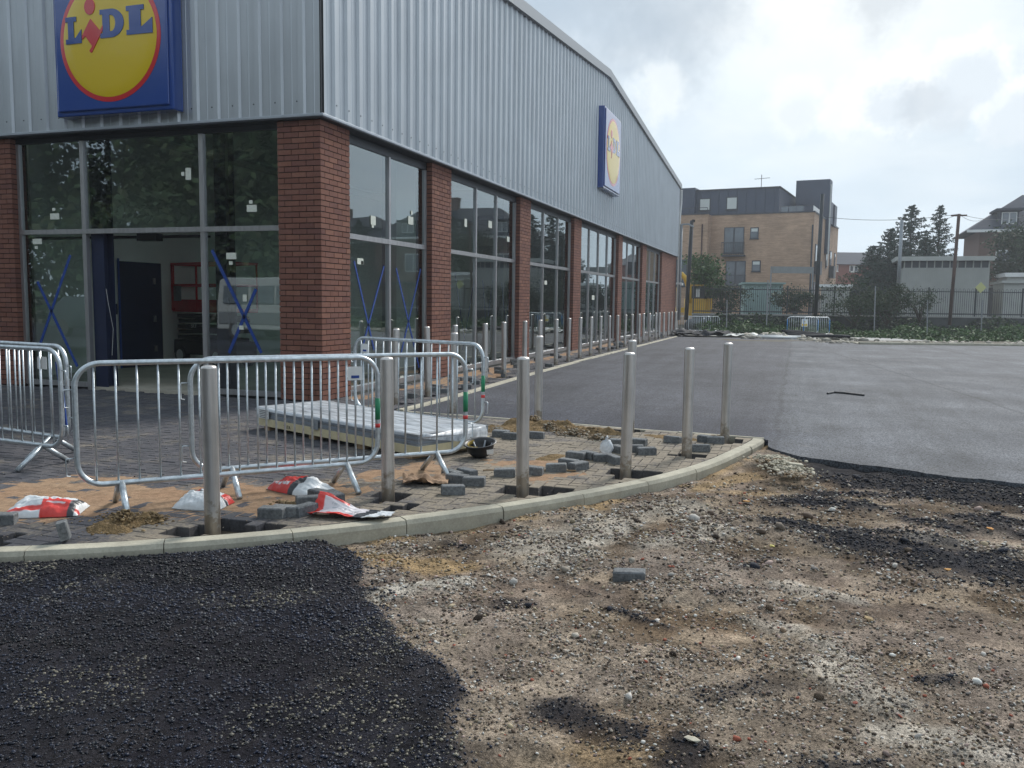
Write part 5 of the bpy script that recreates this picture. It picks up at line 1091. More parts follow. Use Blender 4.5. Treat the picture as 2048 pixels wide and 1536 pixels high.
xt0 = ly_(flats, 1592, 380, 7.0)[0]; zt_ = ly_(flats, 1600, 361, 7.0)[1]; MB().box(xt0, .25, 7.0, 8.7, ztb-2.9, zt_).build('stair_tower', M['navyclad'], flats, local=True); MB().box(.251, .30, 7.3, 7.7, ztb-4, zt_-.4).build('tower_glazing', M['blind'], flats, local=True); MB().box(-.6, .27, 11.2, 12.2, ztb-.2, zt_-1.8).build('tower_wing', M['navyclad'], flats, local=True)
for k in range(9): x = xa+(xb-xa)*(k+.5)/9; MB().box(x-.02, x+.02, .31, .349, ztb, zdk-.02).build('seam', M['navyclad'], flats, local=True)
MB().box(xa-.08, xb+.08, .25, 9.08, zdk+.001, zdk+.10).build('roof_edge', M['dark_alu'], flats, local=True)
for p0, p1, b in (((1453, 394), (1486-11, 419), True), ((1399, 397), (1421, 421), True)): win_y(flats, p0, p1, .35, blind=b)
for p0, p1 in (((1449, 455), (1487, 506)), ((1452, 522), (1490, 571))):
    win_y(flats, p0, p1, 0, bars=(.5,)); x0, z0 = ly_(flats, p0[0]-7, p1[1]+4, -.7); x1, _ = ly_(flats, p1[0]+1, p1[1], -.7)
    bal = MB().box(x0, x1, -.7, -.01, z0-.12, z0).build('balcony', M['dark_alu'], flats, local=True); MB().box(x0, x1, -.72, -.68, z0+1.0, z0+1.06).build('handrail', M['dark_alu'], bal, local=True)
    for i in range(14): x = x0+(x1-x0)*i/13; MB().box(x-.015, x+.015, -.71, -.69, z0+.001, z0+.999).build('baluster', M['dark_alu'], bal, local=True)
for p0, p1 in (((1501, 455), (1517, 477)), ((1504, 521), (1521, 543))): win_y(flats, p0, p1, 0, blind=.55)
for p0, p1 in (((1353, 451), (1361, 509)), ((1352, 519), (1373, 573))): win_y(flats, p0, p1, -1.1, bars=(.5,))
for px in (1405,): x, z = ly_(flats, px, 440, -1.16); MB().tube([(x, -1.18, .2), (x, -1.18, ztb-.8)], .06, 6).build('rainwater_pipe', M['rust'], flats, local=True)
x, z = ly_(flats, 1618, 440, -.05); MB().tube([(-.08, -.06, .2), (-.08, -.06, ztb-1.0)], .07, 6).build('rainwater_pipe', M['dark_alu'], flats, local=True)
def win_side(p0, p1, name='window'):
    y0, z1 = lx_(flats, *p0, 0); y1, z0 = lx_(flats, *p1, 0); o = MB().box(-.02, .06, y0, y1, z0, z1).build(name, M['dark_alu'], flats, local=True); MB().box(.061, .07, y0+.08, y1-.08, z0+.08, z1-.08).build('pane', M['glassfar'], o, local=True)
for zz0, zz1 in ((4.4, 6.6), (1.3, 3.5)):
    for y0, y1, dz in ((1.2, 2.4, 0), (3.6, 4.5, .6), (8.2, 9.0, .7), (11.0, 12.3, 0), (14.6, 15.4, .3)):
        o = MB().box(-.02, .06, y0, y1, zz0+dz, zz1+.2).build('window', M['dark_alu'], flats, local=True); MB().box(.061, .07, y0+.08, y1-.08, zz0+dz+.08, zz1+.1).build('pane', M['glassfar'], o, local=True)
        if dz == 0: MB().box(.071, .45, y0-.1, y1+.1, zz0-.1, zz0+1.0).build('juliet_rail', M['dark_alu'], flats, local=True)
xg0, zg = ly_(flats, 1562, 413, .1); xg1, _ = ly_(flats, 1608, 413, .1)
for i in range(3): a = xg0+(xg1-xg0)*i/3; MB().box(a+.03, a+(xg1-xg0)/3-.03, .15, .17, ztb+.12, zg).build('glass_screen', M['glassfar'], flats, local=True)
MB().box(xg0, -.1, .13, .19, zg+.001, zg+.05).build('handrail', M['dark_alu'], flats, local=True); MB().box(-.14, -.1, .2, 4.5, ztb+.12, zg).build('side_screen', M['white'], flats, local=True)
x0, _ = ly_(flats, 1352, 410, -1.0); MB().box(x0-2, xl-.1, -1.02, -.98, zg, zg+.05).build('handrail', M['dark_alu'], flats, local=True)
for i in range(7): a = x0-2+(xl-.1-x0+2)*i/6; MB().box(a-.02, a+.02, -1.015, -.985, ztb+.12, zg-.001).build('rail_post', M['dark_alu'], flats, local=True)
xm, _ = ly_(flats, 1523, 360, 3); an = MB().tube([(xm, 3, zdk), (xm, 3, zdk+1.5)], .03, 5).build('aerial_mast', M['dark_alu'], flats, local=True)
MB().tube([(xm-.6, 3, zdk+1.15), (xm+.7, 3, zdk+1.2)], .02, 5).build('aerial_boom', M['dark_alu'], an, local=True)
for i in range(6): MB().tube([(xm-.5+i*.22, 2.75, zdk+1.15+i*.007), (xm-.5+i*.22, 3.25, zdk+1.15+i*.007)], .012, 4).build('aerial_rod', M['dark_alu'], an, local=True)

def bgthing(name, label, cat, px, D, z=-.45, rot=0., group=None): return thing(name, label, cat, W(lat(px, D), D, z), BGA+math.radians(rot), group)
# small red brick house between the flats and the conifers
rh = bgthing('house', 'small red brick house with shallow grey roof between the flats and the conifers', 'house', 1700, 98)
k = 98/FPX; zb_ = hgt(1700, 529, 98)+.45
MB().box(-5, 4.5, 0, 8, 0, zb_-.001).build('wall', M['rb2'], rh, local=True)
MB().add([(-5.2, -.3, zb_), (4.9, -.3, zb_), (4.9, 8.3, zb_), (-5.2, 8.3, zb_), (-3.8, 4, zb_+1.6), (3.0, 4, zb_+1.6)], [(0, 1, 5, 4), (1, 2, 5), (2, 3, 4, 5), (3, 0, 4), (0, 3, 2, 1)]).build('roof', M['slate'], rh, local=True)
for p0, p1 in (((1667, 530), (1676, 543)), ((1699, 531), (1716, 544))): win_y(rh, p0, p1, 0, bars=(.5,), mat='white', fr=.10)
# the big house at the right edge, and its neighbours that show in the shop windows
def big_house(label, D, lt, rot, flip=False):
    t = thing('house', label, 'house', W(lt, D, -.45), BGA+math.radians(rot), 'brown brick houses with dormers beyond the shed'); ze = 8.6; zr = 12.2
    MB().box(0, 17, 0, 9, 0, ze-.001).build('wall', M['rb3'], t, local=True)
    MB().add([(-1.1, -1.0, ze), (18, -1.0, ze), (18, 10, ze), (-1.1, 10, ze), (4.0, 4.5, zr), (13.5, 4.5, zr)], [(0, 1, 5, 4), (1, 2, 5), (2, 3, 4, 5), (3, 0, 4), (0, 3, 2, 1)]).build('roof', M['slate'], t, local=True)
    MB().box(-1.15, 18.05, -1.06, -1.001, ze-.18, ze+.05).build('gutter_board', M['white'], t, local=True)
    for x in (1.5, 6.8, 12.5):
        d = MB().box(x, x+1.5, -.25, 3, ze+.45, ze+1.75).build('dormer', M['slate'], t, local=True); MB().box(x-.35, x+1.85, -.75, 3, ze+1.751, ze+1.92).build('dormer_roof', M['slate'], d, local=True)
        MB().box(x+.15, x+1.35, -.30, -.251, ze+.55, ze+1.6).build('dormer_frame', M['white'], d, local=True)
        for a in (.22, .80): MB().box(x+a, x+a+.48, -.32, -.301, ze+.63, ze+1.52).build('dormer_pane', M['glassfar'], d, local=True)
    for x in (1.4, 6.6, 12.2):
        for z in (1.2, 4.9):
            o = MB().box(x, x+1.6, -.06, .05, z, z+2.0).build('window', M['white'], t, local=True)
            for a in (.1, .85): MB().box(x+a, x+a+.65, -.075, -.061, z+.12, z+1.88).build('pane', M['glassfar'], o, local=True)
    MB().box(8.8, 9.8, 4, 5, zr-1.0, zr+1.2).build('chimney', M['rb3'], t, local=True); return t
big_house('brown brick house with big slate roof and white dormer at the right edge', 78, lat(1943, 78), -20)
big_house('second brown brick house to the right of the photographed one', 76, lat(1943, 78)+21, 2)
big_house('third brown brick house to the right, reflected in the first shop windows', 62, lat(1943, 78)+40, 14).scale = (1.2, 1.2, 1.3)
big_house('fourth brown brick house, farthest right along the road side', 48, lat(1943, 78)+52, 42).scale = (1.2, 1.2, 1.25)
# shed
sh = bgthing('shed', 'tall pale grey ribbed shed with flat roof behind the railings', 'shed', 1797, 58, rot=-20); zr = hgt(1800, 522, 58)+.45; wsh = 5.35
MB().box(0, wsh-.2, 0, 6, 0, zr-.45).build('wall', M['shed'], sh, local=True); MB().box(-.5, wsh, -.4, 6.3, zr, zr+.28).build('roof', M['shed'], sh, local=True)
MB().box(.05, wsh-.25, .05, 5.9, zr-.449, zr-.001).build('clerestory', M['dark_alu'], sh, local=True)
for i in range(12): x = .02+(wsh-.3)*i/11; MB().box(x, x+.07, 0, .049, zr-.449, zr-.002).build('clerestory_post', M['shed'], sh, local=True)
for i in range(48): x = .05+(wsh-.35)*i/47; MB().box(x, x+.05, -.035, -.001, 0, zr-.46).build('rib', M['shed'], sh, local=True)
# low garages and huts behind the railings
def hut(name, label, cat, px0, px1, pyt, D, roofh, wm, rm, dep=4, group=None):
    t = bgthing(name, label, cat, px0, D, group=group, rot=-20 if px0 > 1630 else -12); w_ = (lat(px1, D)-lat(px0, D))*(.88 if px0 > 1630 else 1.0); z = hgt((px0+px1)/2, pyt, D)+.45
    MB().box(0, w_, 0, dep, 0, z-roofh-.001).build('wall', M[wm], t, local=True); MB().box(-.15, w_+.15, -.2, dep+.2, z-roofh, z).build('roof', M[rm], t, local=True)
    for i in range(int(w_/.35)): MB().box(.1+i*.35, .16+i*.35, -.03, -.001, 0, z-roofh-.01).build('rib', M[wm], t, local=True)
    return t
hut('container', 'pale teal ribbed site container behind the railings, below the balconies', 'container', 1483, 1557, 565, 55, .10, 'teal', 'teal')
hut('garage', 'low grey garage with pale flat roof behind the railings, right of the dark pole', 'garage', 1636, 1697, 569, 56, .18, 'shed', 'white')
hut('garage', 'grey hut with flat grey roof at the right edge behind the railings', 'garage', 1999, 2120, 562, 56, .16, 'shed', 'shed')
hut('garage', 'low dark opening shed between the tall ribbed shed and the right edge', 'garage', 1976, 1998, 572, 60, .12, 'dark_alu', 'shed')
hut('caravan', 'white topped caravan behind the hut at the right edge', 'caravan', 2003, 2090, 546, 64, .3, 'shed', 'white')
for a, b, l in ((2200, 2330, 'grey flat roofed garage to the right of the photographed huts'), (2390, 2600, 'long grey garage farther right, reflected in the shop windows')): hut('garage', l, 'garage', a, b, 572, 57, .2, 'rb3', 'slate')
# board on posts
bd = bgthing('notice_hoarding', 'plain grey board held up on two posts in front of the flats', 'board', 1535, 52); zz = hgt(1570, 533, 52)+.45
MB().box(.08, lat(1618, 52)-lat(1535, 52), 0, .06, zz-.40, zz).build('board', M['ply'], bd, local=True)
for x in (0, lat(1618, 52)-lat(1535, 52)): MB().box(x, x+.07, .061, .12, 0, zz).build('post', M['galv_dull'], bd, local=True)
# railings on the dwarf wall
FD = 50.; L0, L1 = lat(1385, FD), 78.
rw = thing('retaining_wall', 'long dark dwarf wall under the railings behind the hedge', 'wall', W(L0, FD+.2, 0), BGA); MB().box(0, L1-L0, 0, .3, -.6, .72).build('wall', material('grimy_wall', (.05, .055, .055), .95, var=(2, .6, 1.3), coord='World'), rw, local=True); MB().box(-.02, L1-L0, -.04, .34, .721, .80).build('coping', M['conc'], rw, local=True)
fe = thing('railing', 'long dark bow topped metal railing along the top of the dwarf wall', 'fence', W(L0, FD+.3, 0), BGA); zt0, zb0 = 2.42, .92; n = int((L1-L0)/.125); mb = MB()
pf = MB()
for i in range(n):
    x = i*.125; (mb if 0 else pf).box(x-.009, x+.009, -.009, .009, zb0-.12, zt0-.09)
    if i % 2 == 0: pf.tube([(x, 0, zt0-.09), (x+.018, 0, zt0-.03), (x+.0625, 0, zt0), (x+.107, 0, zt0-.03), (x+.125, 0, zt0-.09)], .009, 4)
pf.build('picket', M['fence'], fe, local=True, kind='stuff')
MB().box(0, L1-L0, -.02, .02, zt0-.22, zt0-.17).build('rail', M['fence'], fe, local=True); MB().box(0, L1-L0, -.03, .03, zb0-.02, zb0+.05).build('rail', M['fence'], fe, local=True)
for i in range(int((L1-L0)/2.75)+1): MB().box(i*2.75-.03, i*2.75+.03, -.05, .05, .801, zt0+.05).build('post', M['fence'], fe, local=True)
# poles and wires
def pole(name, label, a, b, D, r, mat, n=7): A, B = at(*a, D), at(*b, D); o = MB().tube([B-A*0, A], [r*1.15, r], n).build(name, M[mat]); return tag(o, label, 'pole')
def mkpole(name, label, top, bot, D, r, mat):
    T, B = at(*top, D), at(*bot, D); t = thing(name, label, 'pole', B); MB().tube([B, T], [r*1.12, r], 8).build('shaft', M[mat], t, smooth=True); return t, T, B
p1, T1, _ = mkpole('black_pole', 'black pole leaning slightly right in front of the left part of the flats', (1384, 441), (1372, 640), 46, .10, 'black'); MB().tube([T1, T1+Vector((.15, .04, -.02))], .07, 6).build('cap', M['black'], p1)
p2, T2, _ = mkpole('telegraph_pole', 'tall dark telegraph pole against the right corner of the flats', (1645, 388), (1630, 645), 48, .10, 'fence')
p3, T3, _ = mkpole('telegraph_pole', 'leaning telegraph pole with rusty top in front of the grey shed', (1918, 428), (1899, 650), 48, .085, 'rust'); MB().box(T3.x-.4, T3.x+.4, T3.y-.05, T3.y+.05, T3.z-.12, T3.z-.04).build('crossbar', M['rust'], p3)
p4, T4, _ = mkpole('pale_pole', 'pale grey pole rising in front of the tallest conifer', (1804, 440), (1795, 600), 54, .10, 'galv_dull')
p5, T5, _ = mkpole('lamp_post', 'pale lamp post with short head beside the end of the store', (1363, 449), (1358, 640), 45, .07, 'galv_dull'); MB().tube([T5, T5+Vector((.35, .1, .02)), T5+Vector((.6, .2, -.12))], .05, 6).build('lamp_head', M['galv_dull'], p5)
for k, (a, b, D) in enumerate((((1751, 572), (1748, 670), 43), ((1454, 600), (1453, 655), 45), ((1536, 560), (1533, 650), 45), ((1965, 600), (1962, 665), 43), ((1855, 600), (1854, 672), 43))):
    T, B = at(*a, D), at(*b, D); tag(MB().tube([B, T], .03, 6).build('net_post', M['galv_dull']), ('thin grey net post between the bushes left of the grey shed', 'thin grey net post at the left end of the hedge', 'thin grey net post under the left end of the grey board', 'thin grey net post at the right, near the edge of the tall shed', 'thin grey net post in front of the middle of the grey shed')[k], 'post')
def wire(label, A, B, sag): P = [A.lerp(B, i/14)-Vector((0, 0, sag*4*(i/14)*(1-i/14))) for i in range(15)]; tag(MB().tube(P, .012, 4).build('wire', M['black']), label, 'wire')
wire('thin wire strung from the flats to the rusty telegraph pole', at(1650, 434, 50), T3, .25); wire('wire running right from the rusty pole to the big house', T3, at(2055, 431, 60), .3); wire('lower wire from the rusty pole towards the big house dormer', T3, at(1962, 440, 62), .2)
wire('wire running down left from the rusty pole behind the conifer', T3, at(1860, 443, 60), .1)
ys_ = bgthing('yellow_sign', 'small pale yellow diamond sign fixed to the railings by the shed corner', 'sign', 1953, 49.9, hgt(1953, 575, 49.9)); MB().obox((-.32, 0, 0), (.32, 0, .32), (0, .03, 0), (.32, 0, -.32)).build('plate', material('faded_yellow', (.50, .50, .22), .6), ys_, local=True)

# ------------------------------------------------------------------ planting
def leaves(n, gen, size, seed, asp=.6):
    """n small leaf quads at points given by gen(n)->(P, weight)"""
    g_ = np.random.default_rng(seed); P = gen(n, g_); n = len(P); a = g_.random(n)*2*PI; b = g_.normal(0, .6, n); s_ = size*(.6+.8*g_.random(n))
    ux = np.stack([np.cos(a)*np.cos(b), np.sin(a)*np.cos(b), np.sin(b)], 1)*s_[:, None]; c = g_.normal(0, 1, (n, 3)); vx = np.cross(ux, c); vx /= np.linalg.norm(vx, axis=1)[:, None]+1e-9; vx *= s_[:, None]*asp
    V = np.stack([P-ux, P+vx, P+ux, P-vx], 1).reshape(-1, 3); F_ = np.arange(4*n).reshape(-1, 4); v = np.repeat(g_.random(n), 4); return V, F_, v
def leafobj(name, V, F_, v, mat, parent=None, kind=None):
    if parent is not None: V = V-np.array(root_loc(parent))
    me = bpy.data.meshes.new(name); me.vertices.add(len(V)); me.vertices.foreach_set('co', V.astype(np.float32).ravel()); me.loops.add(F_.size); me.loops.foreach_set('vertex_index', F_.astype(np.int32).ravel())
    me.polygons.add(len(F_)); me.polygons.foreach_set('loop_start', np.arange(0, F_.size, F_.shape[1], dtype=np.int32)); me.update(calc_edges=True)
    a = me.attributes.new('v', 'FLOAT', 'POINT'); a.data.foreach_set('value', v.astype(np.float32)); o = bpy.data.objects.new(name, me); COL.objects.link(o); me.materials.append(mat)
    if parent is not None: o.parent = parent
    if kind: o['kind'] = kind
    return o
def conifer(label, px, D, top_py, rad, n=9000, seed=1, base=.0, dens=1.):
    B = W(lat(px, D), D, -.45); H = hgt(px, top_py, D)+.45; t = thing('conifer', label, 'tree', B, 0, 'conifers beyond the railings'); MB().tube([B, B+Vector((0, 0, H*.97))], [.22, .015], 7).build('trunk', M['bark'], t)
    g_ = np.random.default_rng(seed); lim = MB(); pts = []
    nb = 95
    for i in range(nb):
        f = 1-(i/nb)**.85; z = H*(.10+.88*(1-f)); a = i*2.4+g_.random(); L = rad*1.3*(f**.8)*(.65+.5*g_.random())+.12; 
        d = Vector((math.cos(a), math.sin(a), 0)); p0 = B+Vector((0, 0, z)); p1_ = p0+d*L*.55+Vector((0, 0, -.04*L)); p2_ = p0+d*L+Vector((0, 0, .12*L*(1 if f < .5 else .3))); lim.tube([p0, p1_, p2_], [.04*f+.012, .025*f+.008, .005], 4, cap=False)
        m = int(n/nb*(.3+1.5*f)); q = g_.random(m)**.75; side = g_.normal(0, 1, m)*.13*L*(1-q*.5)
        perp = np.array([-d.y, d.x, 0]); base_ = np.outer(1-q, np.array(p0))+np.outer(q, np.array(p2_)); pts.append(base_+side[:, None]*perp+np.stack([g_.normal(0, .05, m), g_.normal(0, .05, m), -np.abs(g_.normal(0, .16*(.4+f), m))], 1))
    lim.build('limbs', M['bark'], t); P = np.concatenate(pts); V, F_, v = leaves(len(P), lambda n_, g: P, .10, seed+1, .38); leafobj('crown', V, F_, v, M['conifer'], t); return t
conifer('tallest conifer, behind the pale pole and the grey shed', 1808, 66, 404, 3.1, 15000, 3); conifer('slender conifer just right of the tallest one', 1864, 67, 404, 2.0, 8000, 5); conifer('broad conifer on the left shoulder of the tallest one', 1768, 64, 452, 2.7, 11000, 7)
conifer('low spreading conifer left of the others, nearest the small red house', 1733, 63, 487, 2.3, 7000, 9); conifer('short conifer filling the gap right of the slender one', 1838, 63, 470, 2.4, 9000, 11)
conifer('dark conifer overlapping the big house at the right edge', 2050, 70, 440, 2.6, 13000, 13); conifer('second dark conifer beyond the right edge by the big house', 2110, 68, 400, 3.0, 9000, 15)
conifer('conifer to the right of the photographed ones, reflected in the shop front', 2400, 62, 395, 3.0, 8000, 17); conifer('conifer farther right beside the garages, reflected in the shop front', 2700, 60, 420, 3.0, 8000, 19)
def bush(name, label, C_, R_, n, size, mat, seed, trunk=True, cat='shrub', holes=.45, group=None):
    C_ = Vector(C_); t = thing(name, label, cat, (C_.x, C_.y, C_.z-R_[2]), 0, group); g0 = np.random.default_rng(seed); K = 26; cl = g0.normal(0, .45, (K, 3)); cl /= np.maximum(np.linalg.norm(cl, axis=1), 1)[:, None]; cr = .22+.25*g0.random(K)
    def gen(n_, g): k_ = g.integers(0, K, n_); p_ = cl[k_]+g.normal(0, 1, (n_, 3))*cr[k_][:, None]*.55; return p_*np.array(R_)+np.array(C_)
    V, F_, v = leaves(n, gen, size, seed); leafobj('crown', V, F_, v, M[mat], t)
    if trunk:
        mb = MB(); b = Vector((C_.x, C_.y, C_.z-R_[2]-.3))
        for i in range(9): e = Vector(cl[i]*np.array(R_)+np.array(C_)); mb.tube([b+Vector((0, 0, .0)), b.lerp(e, .5)+Vector((0, 0, .2)), e], [.05, .03, .01], 5, cap=False)
        mb.build('trunk', M['bark'], t)
    return t
bush('tree', 'small bright green tree in front of the flats by the black pole', at(1408, 548, 53), (1.25, 1.25, 1.35), 3800, .085, 'leaf', 21, cat='tree'); 
bush('tree', 'sparse twiggy tree by the railings left of the grey shed', at(1712, 600, 48.5), (1.7, 1.2, 1.15), 3000, .06, 'leafdark', 23, cat='tree'); bush('shrub', 'dark bush growing through the railings in front of the shed left corner', at(1775, 606, 48.5), (1.25, 1.0, .95), 3800, .06, 'leafdark', 25)
bush('shrub', 'thin climbing bush on the railings in front of the grey shed', at(1842, 602, 49), (.8, .5, .9), 1100, .055, 'leafdark', 27); bush('shrub', 'dark bush between the teal container and the dark pole', at(1592, 600, 52), (1.5, 1, .7), 2600, .07, 'leafdark', 29); bush('tree', 'dark leafy tree in front of the big house at the right edge', at(2040, 520, 66), (2.6, 2.2, 2.6), 7000, .12, 'leafdark', 33, cat='tree')
conifer('wide dark conifer low behind the left end of the grey shed', 1790, 62, 492, 3.4, 13000, 41); conifer('feathery conifer between the small red house and the shed', 1752, 61, 520, 2.6, 9000, 43)
bush('shrub', 'bush behind the yellow digger, left of the container', at(1452, 598, 53), (1.3, 1, .8), 2200, .07, 'leafdark', 35)
def rank(name, label, D0, D1, l0, l1, h0, h1, n, size, mat, seed, kf=None):
    def gen(n_, g):
        l = g.uniform(l0, l1, n_); d = D0+(D1-D0)*g.random(n_); e = fbm(l, d, .55, 4, seed); z = h0+(h1-h0)*np.clip(e*1.5-.2, .05, 1)*(g.random(n_)**.5)
        return np.stack([CAM[0]+_r[0]*l+_fh[0]*d, CAM[1]+_r[1]*l+_fh[1]*d, z], 1)
    V, F_, v = leaves(n, gen, size, seed+1, .7); o = leafobj(name, V, F_, v, M[mat], None, 'stuff'); o['label'] = label; return o
rank('hedge_foliage', 'green brambles along the foot of the wall', 45.5, 49.6, 10.5, 76, -.5, .62, 26000, .085, 'leaf', 51); rank('ivy', 'dark ivy hanging on the wall', 49.2, 50.15, 10.5, 76, -.4, 1.05, 12000, .08, 'leafdark', 53)
rank('undergrowth', 'low brambles over the bank behind the far kerb', 35, 46, 17.2, 70, -.35, .45, 24000, .075, 'leaf', 55); rank('undergrowth', 'dark low growth on the bank', 33.5, 44, 16.5, 70, -.35, .12, 9000, .07, 'leafdark', 57)
# rubble along the far kerb
n = 1500; l = rng.uniform(11.2, 60, n); dd = 31.2+np.abs(rng.normal(0, 1.0, n)); R__ = .03+.13*rng.random(n)**3; P = np.stack([CAM[0]+_r[0]*l+_fh[0]*dd, CAM[1]+_r[1]*l+_fh[1]*dd, -.04+R__*.3], 1); scatter('rubble', P, R__, np.array([.36, .33, .28])*(.6+.6*rng.random((n, 1))), M['stone'])
n = 160; l = rng.uniform(9.2, 14.5, n); dd = 36+rng.normal(0, 1.2, n); R__ = .05+.16*rng.random(n)**2; P = np.stack([CAM[0]+_r[0]*l+_fh[0]*dd, CAM[1]+_r[1]*l+_fh[1]*dd, -.05+R__*.4], 1); scatter('rubble', P, R__, np.array([.42, .39, .33])*(.6+.6*rng.random((n, 1))), M['stone'])
# sheeting and pipes on the far footpath
a = W(lat(1402, 36.5), 36.5, -.02); sheet_obj('black_sheeting', 'heap of crumpled black plastic sheeting by the end of the bollard row', 'sheeting', a, BGA, 2.4, 1.8, .34, M['tarp'], 61, n=46, edge=.7)
a = W(lat(1478, 36), 36, -.04); sheet_obj('pale_sheeting', 'crumpled pale sheeting between the black sheeting and the pipes', 'sheeting', a, BGA, 1.7, 1.0, .24, M['whitesheet'], 63, n=36, edge=.8)
for k, (x0, x1, D, dz, r, mt, l) in enumerate(((1498, 1592, 35.2, .0, .06, 'white', 'long white pipe lying on the far kerb'), (1512, 1600, 35.8, .02, .05, 'white', 'second white pipe lying just behind the first'), (1500, 1575, 36.4, .05, .03, 'ply', 'thin grey bar lying behind the white pipes'))):
    A, B = W(lat(x0, D), D, .04+dz), W(lat(x1, D-.6), D-.6, .04+dz); tag(MB().tube([A, B], r, 10).build('pipe', M[mt], smooth=True), l, 'pipe')
for k in range(5):
    D = 36.6-k*.22; pts = [W(lat(1561+k*4+(1660-1561)*u, D), D-1.2*u, .10+.16*(4-k)/4*(1-u)+.03*math.sin(u*5+k)) for u in np.linspace(0, 1, 9)]; tag(MB().tube(pts, .055, 8).build('black_pipe', M['tarp'], smooth=True), ('rearmost and highest', 'second from the rear', 'middle', 'second from the front', 'front and lowest')[k]+' black flexible pipe of the bundle before the blue ended barriers', 'pipe', 'bundle of black pipes on the far kerb')
# yellow digger
dg = bgthing('digger', 'yellow digger parked behind the hedge at the end of the store', 'digger', 1378, 52.5, -.45); k = 52.5/FPX
def dz(py): return hgt(1380, py, 52.5)+.45
MB().box(-.1, 1.25, 0, 1.6, dz(632), dz(597)).build('body', M['jcb'], dg, local=True, bevel=.04); cb = MB().box(.05, .85, .1, 1.4, dz(597)+.001, dz(572)).build('cab', M['black'], dg, local=True, bevel=.03); MB().box(.0, .95, .0, 1.5, dz(572)+.001, dz(569)).build('cab_roof', M['jcb'], cb, local=True)
MB().box(.32, .55, .08, .099, dz(594), dz(576)).build('rear_panel', M['white'], cb, local=True)
MB().tube([(-.15, -.2, dz(606)), (-.2, -.25, dz(575)), (-.45, -.3, dz(556)), (-.7, -.3, dz(546))], [.16, .17, .15, .1], 8).build('boom', M['jcb'], dg, smooth=True, local=True); MB().tube([(-.7, -.3, dz(546)), (-.85, -.3, dz(580)), (-.72, -.3, dz(612))], [.10, .12, .07], 8).build('dipper', M['jcb'], dg, smooth=True, local=True)
MB().obox((-1.0, -.5, dz(625)), (.5, 0, 0), (0, .5, 0), (.05, 0, .3)).build('bucket', M['jcb'], dg, local=True)
for x in (.1, .95): MB().tube([(x, -.12, .45), (x, .1, .45)], .45, 16).build('wheel', M['rubber'], dg, local=True)
for x in (1.0, 1.2): MB().box(x, x+.08, -.1, .0, dz(618), dz(596)).build('guard', M['jcb'], dg, local=True)

# ------------------------------------------------------------------ behind the camera: what the shop windows reflect
def van(label, loc, rz):
    t = thing('van', label, 'van', loc, rz); prof = [(-2.5, .35), (-2.5, 1.2), (-2.42, 2.05), (-2.2, 2.15), (1.0, 2.15), (1.25, 2.05), (1.85, 1.25), (2.45, 1.05), (2.55, .8), (2.55, .35)]
    mb = MB(); n = len(prof)
    for y, ins in ((-.92, .0), (.92, 0)): mb.v += [(x, y*(1-.10*max(0, z-1.2)), z) for x, z in prof]
    mb.f = [tuple(range(n)), tuple(range(2*n-1, n-1, -1))]+[(i, i+n, (i+1) % n+n, (i+1) % n) for i in range(n)]; mb.build('body', M['vanwhite'], t, local=True, bevel=.04)
    for s_ in (-1, 1):
        for x0, x1 in ((-2.2, -1.1), (-.95, .1), (.2, 1.25)): MB().obox((x0, s_*.93-.01, 1.25), (x1-x0, 0, 0), (0, .02, 0), (0, -s_*.06, .62)).build('side_window', M['glassfar'], t, local=True)
        for x in (-1.6, 1.65): w_o = MB().tube([(x, s_*.75, .34), (x, s_*.94, .34)], .34, 20).build('wheel', M['rubber'], t, local=True); MB().tube([(x, s_*.941, .34), (x, s_*.95, .34)], .2, 14).build('hub', M['galv'], w_o, local=True)
        MB().box(-2.4, 2.4, s_*.93-.015, s_*.93+.015, .55, .95).build('grey_stripe', M['galv_dull'], t, local=True)
    MB().obox((1.30, -.75, 1.95), (.52, 0, -.64), (0, 1.5, 0), (.02, 0, .02)).build('windscreen', M['glassfar'], t, local=True); return t
van('white van parked behind the camera, reflected in the pane beside the doorway', (-10.6, -15.4, -.06), math.radians(8)); 
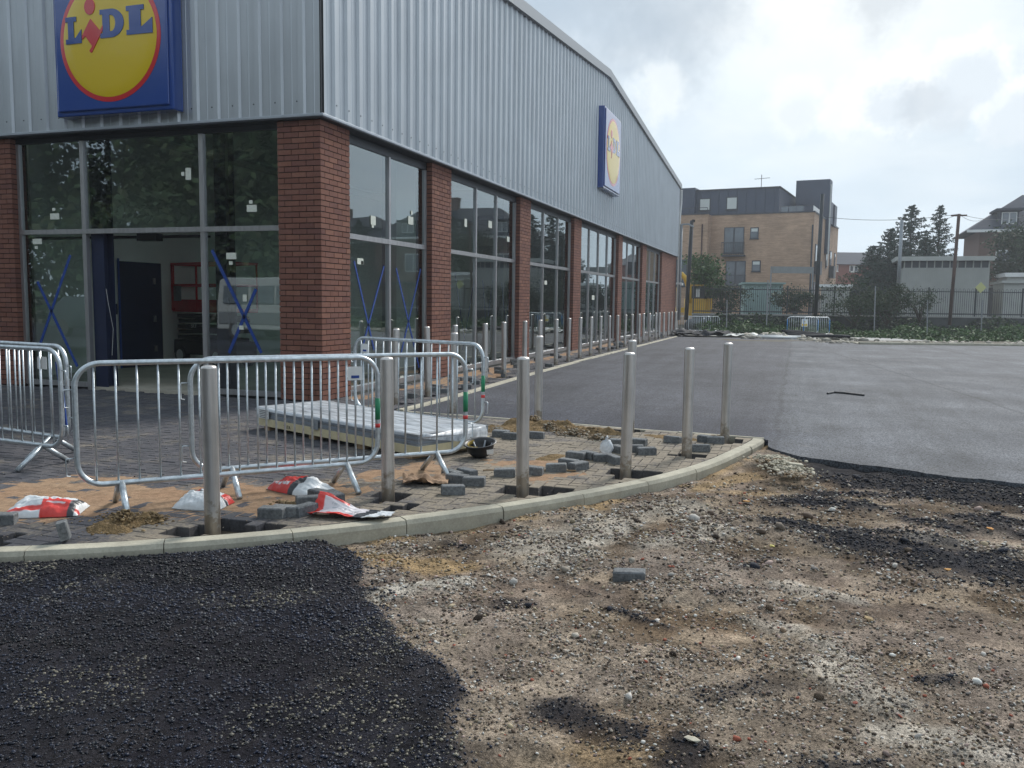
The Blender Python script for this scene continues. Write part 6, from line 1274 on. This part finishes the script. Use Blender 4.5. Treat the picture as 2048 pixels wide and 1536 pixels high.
def car(label, loc, rz):
    t = thing('car', label, 'car', loc, rz); prof = [(-2.1, .3), (-2.15, .85), (-1.9, 1.0), (-1.4, 1.42), (.3, 1.45), (1.0, .98), (1.95, .82), (2.1, .6), (2.1, .3)]; mb = MB(); n = len(prof)
    for y in (-.85, .85): mb.v += [(x, y*(1-.25*max(0, z-.9)), z) for x, z in prof]
    mb.f = [tuple(range(n)), tuple(range(2*n-1, n-1, -1))]+[(i, i+n, (i+1) % n+n, (i+1) % n) for i in range(n)]; mb.build('body', M['skin_dark'], t, local=True, bevel=.05)
    for s_ in (-1, 1):
        MB().obox((-1.3, s_*.82-.01, .98), (1.9, 0, 0), (0, .02, 0), (.0, -s_*.09, .36)).build('side_window', M['glassfar'], t, local=True)
        for x in (-1.35, 1.3): MB().tube([(x, s_*.68, .31), (x, s_*.87, .31)], .31, 18).build('wheel', M['rubber'], t, local=True)
    return t
car('dark car parked beside the white van behind the camera', (-6.4, -17.6, -.06), math.radians(12)); car('dark car parked left of the white van behind the camera', (-17.2, -14.0, -.06), math.radians(5))
for k, (x, y, h, l) in enumerate(((-22, -27, 12, 'leafy tree behind the camera, far left'), (-13, -27, 13, 'tall leafy tree behind the camera, left'), (-4, -28, 13, 'tall leafy tree directly behind the camera'), (5, -30, 11, 'leafy tree behind the camera, right'), (-31, -25, 12, 'leafy tree behind the camera, farthest left'), (-17.5, -33, 15, 'tallest leafy tree behind the camera'), (-40, -22, 13, 'leafy tree at the left end of the row behind the camera'), (-27, -32, 14, 'leafy tree in the second row behind the camera'), (-8.5, -33, 14, 'leafy tree in the second row, nearest the middle'))):
    bush('tree', l, (x, y, h*.52), (h*.52, h*.45, h*.52), 15000, .22, 'leafdark', 200+k, cat='tree', group='trees behind the camera')

# ------------------------------------------------------------------ the damp, hazy air of the day
hzm = bpy.data.materials.new('air'); hzm.use_nodes = True; t = hzm.node_tree; t.nodes.clear(); v = N(t, 'ShaderNodeVolumePrincipled', inp={'Color': (.86, .92, 1, 1), 'Density': .0010, 'Anisotropy': .35}); ho = N(t, 'ShaderNodeOutputMaterial'); t.links.new(v.outputs[0], ho.inputs['Volume'])
o = MB().box(-70, 130, -60, 170, -2.2, 24).build('haze', hzm, kind='stuff')
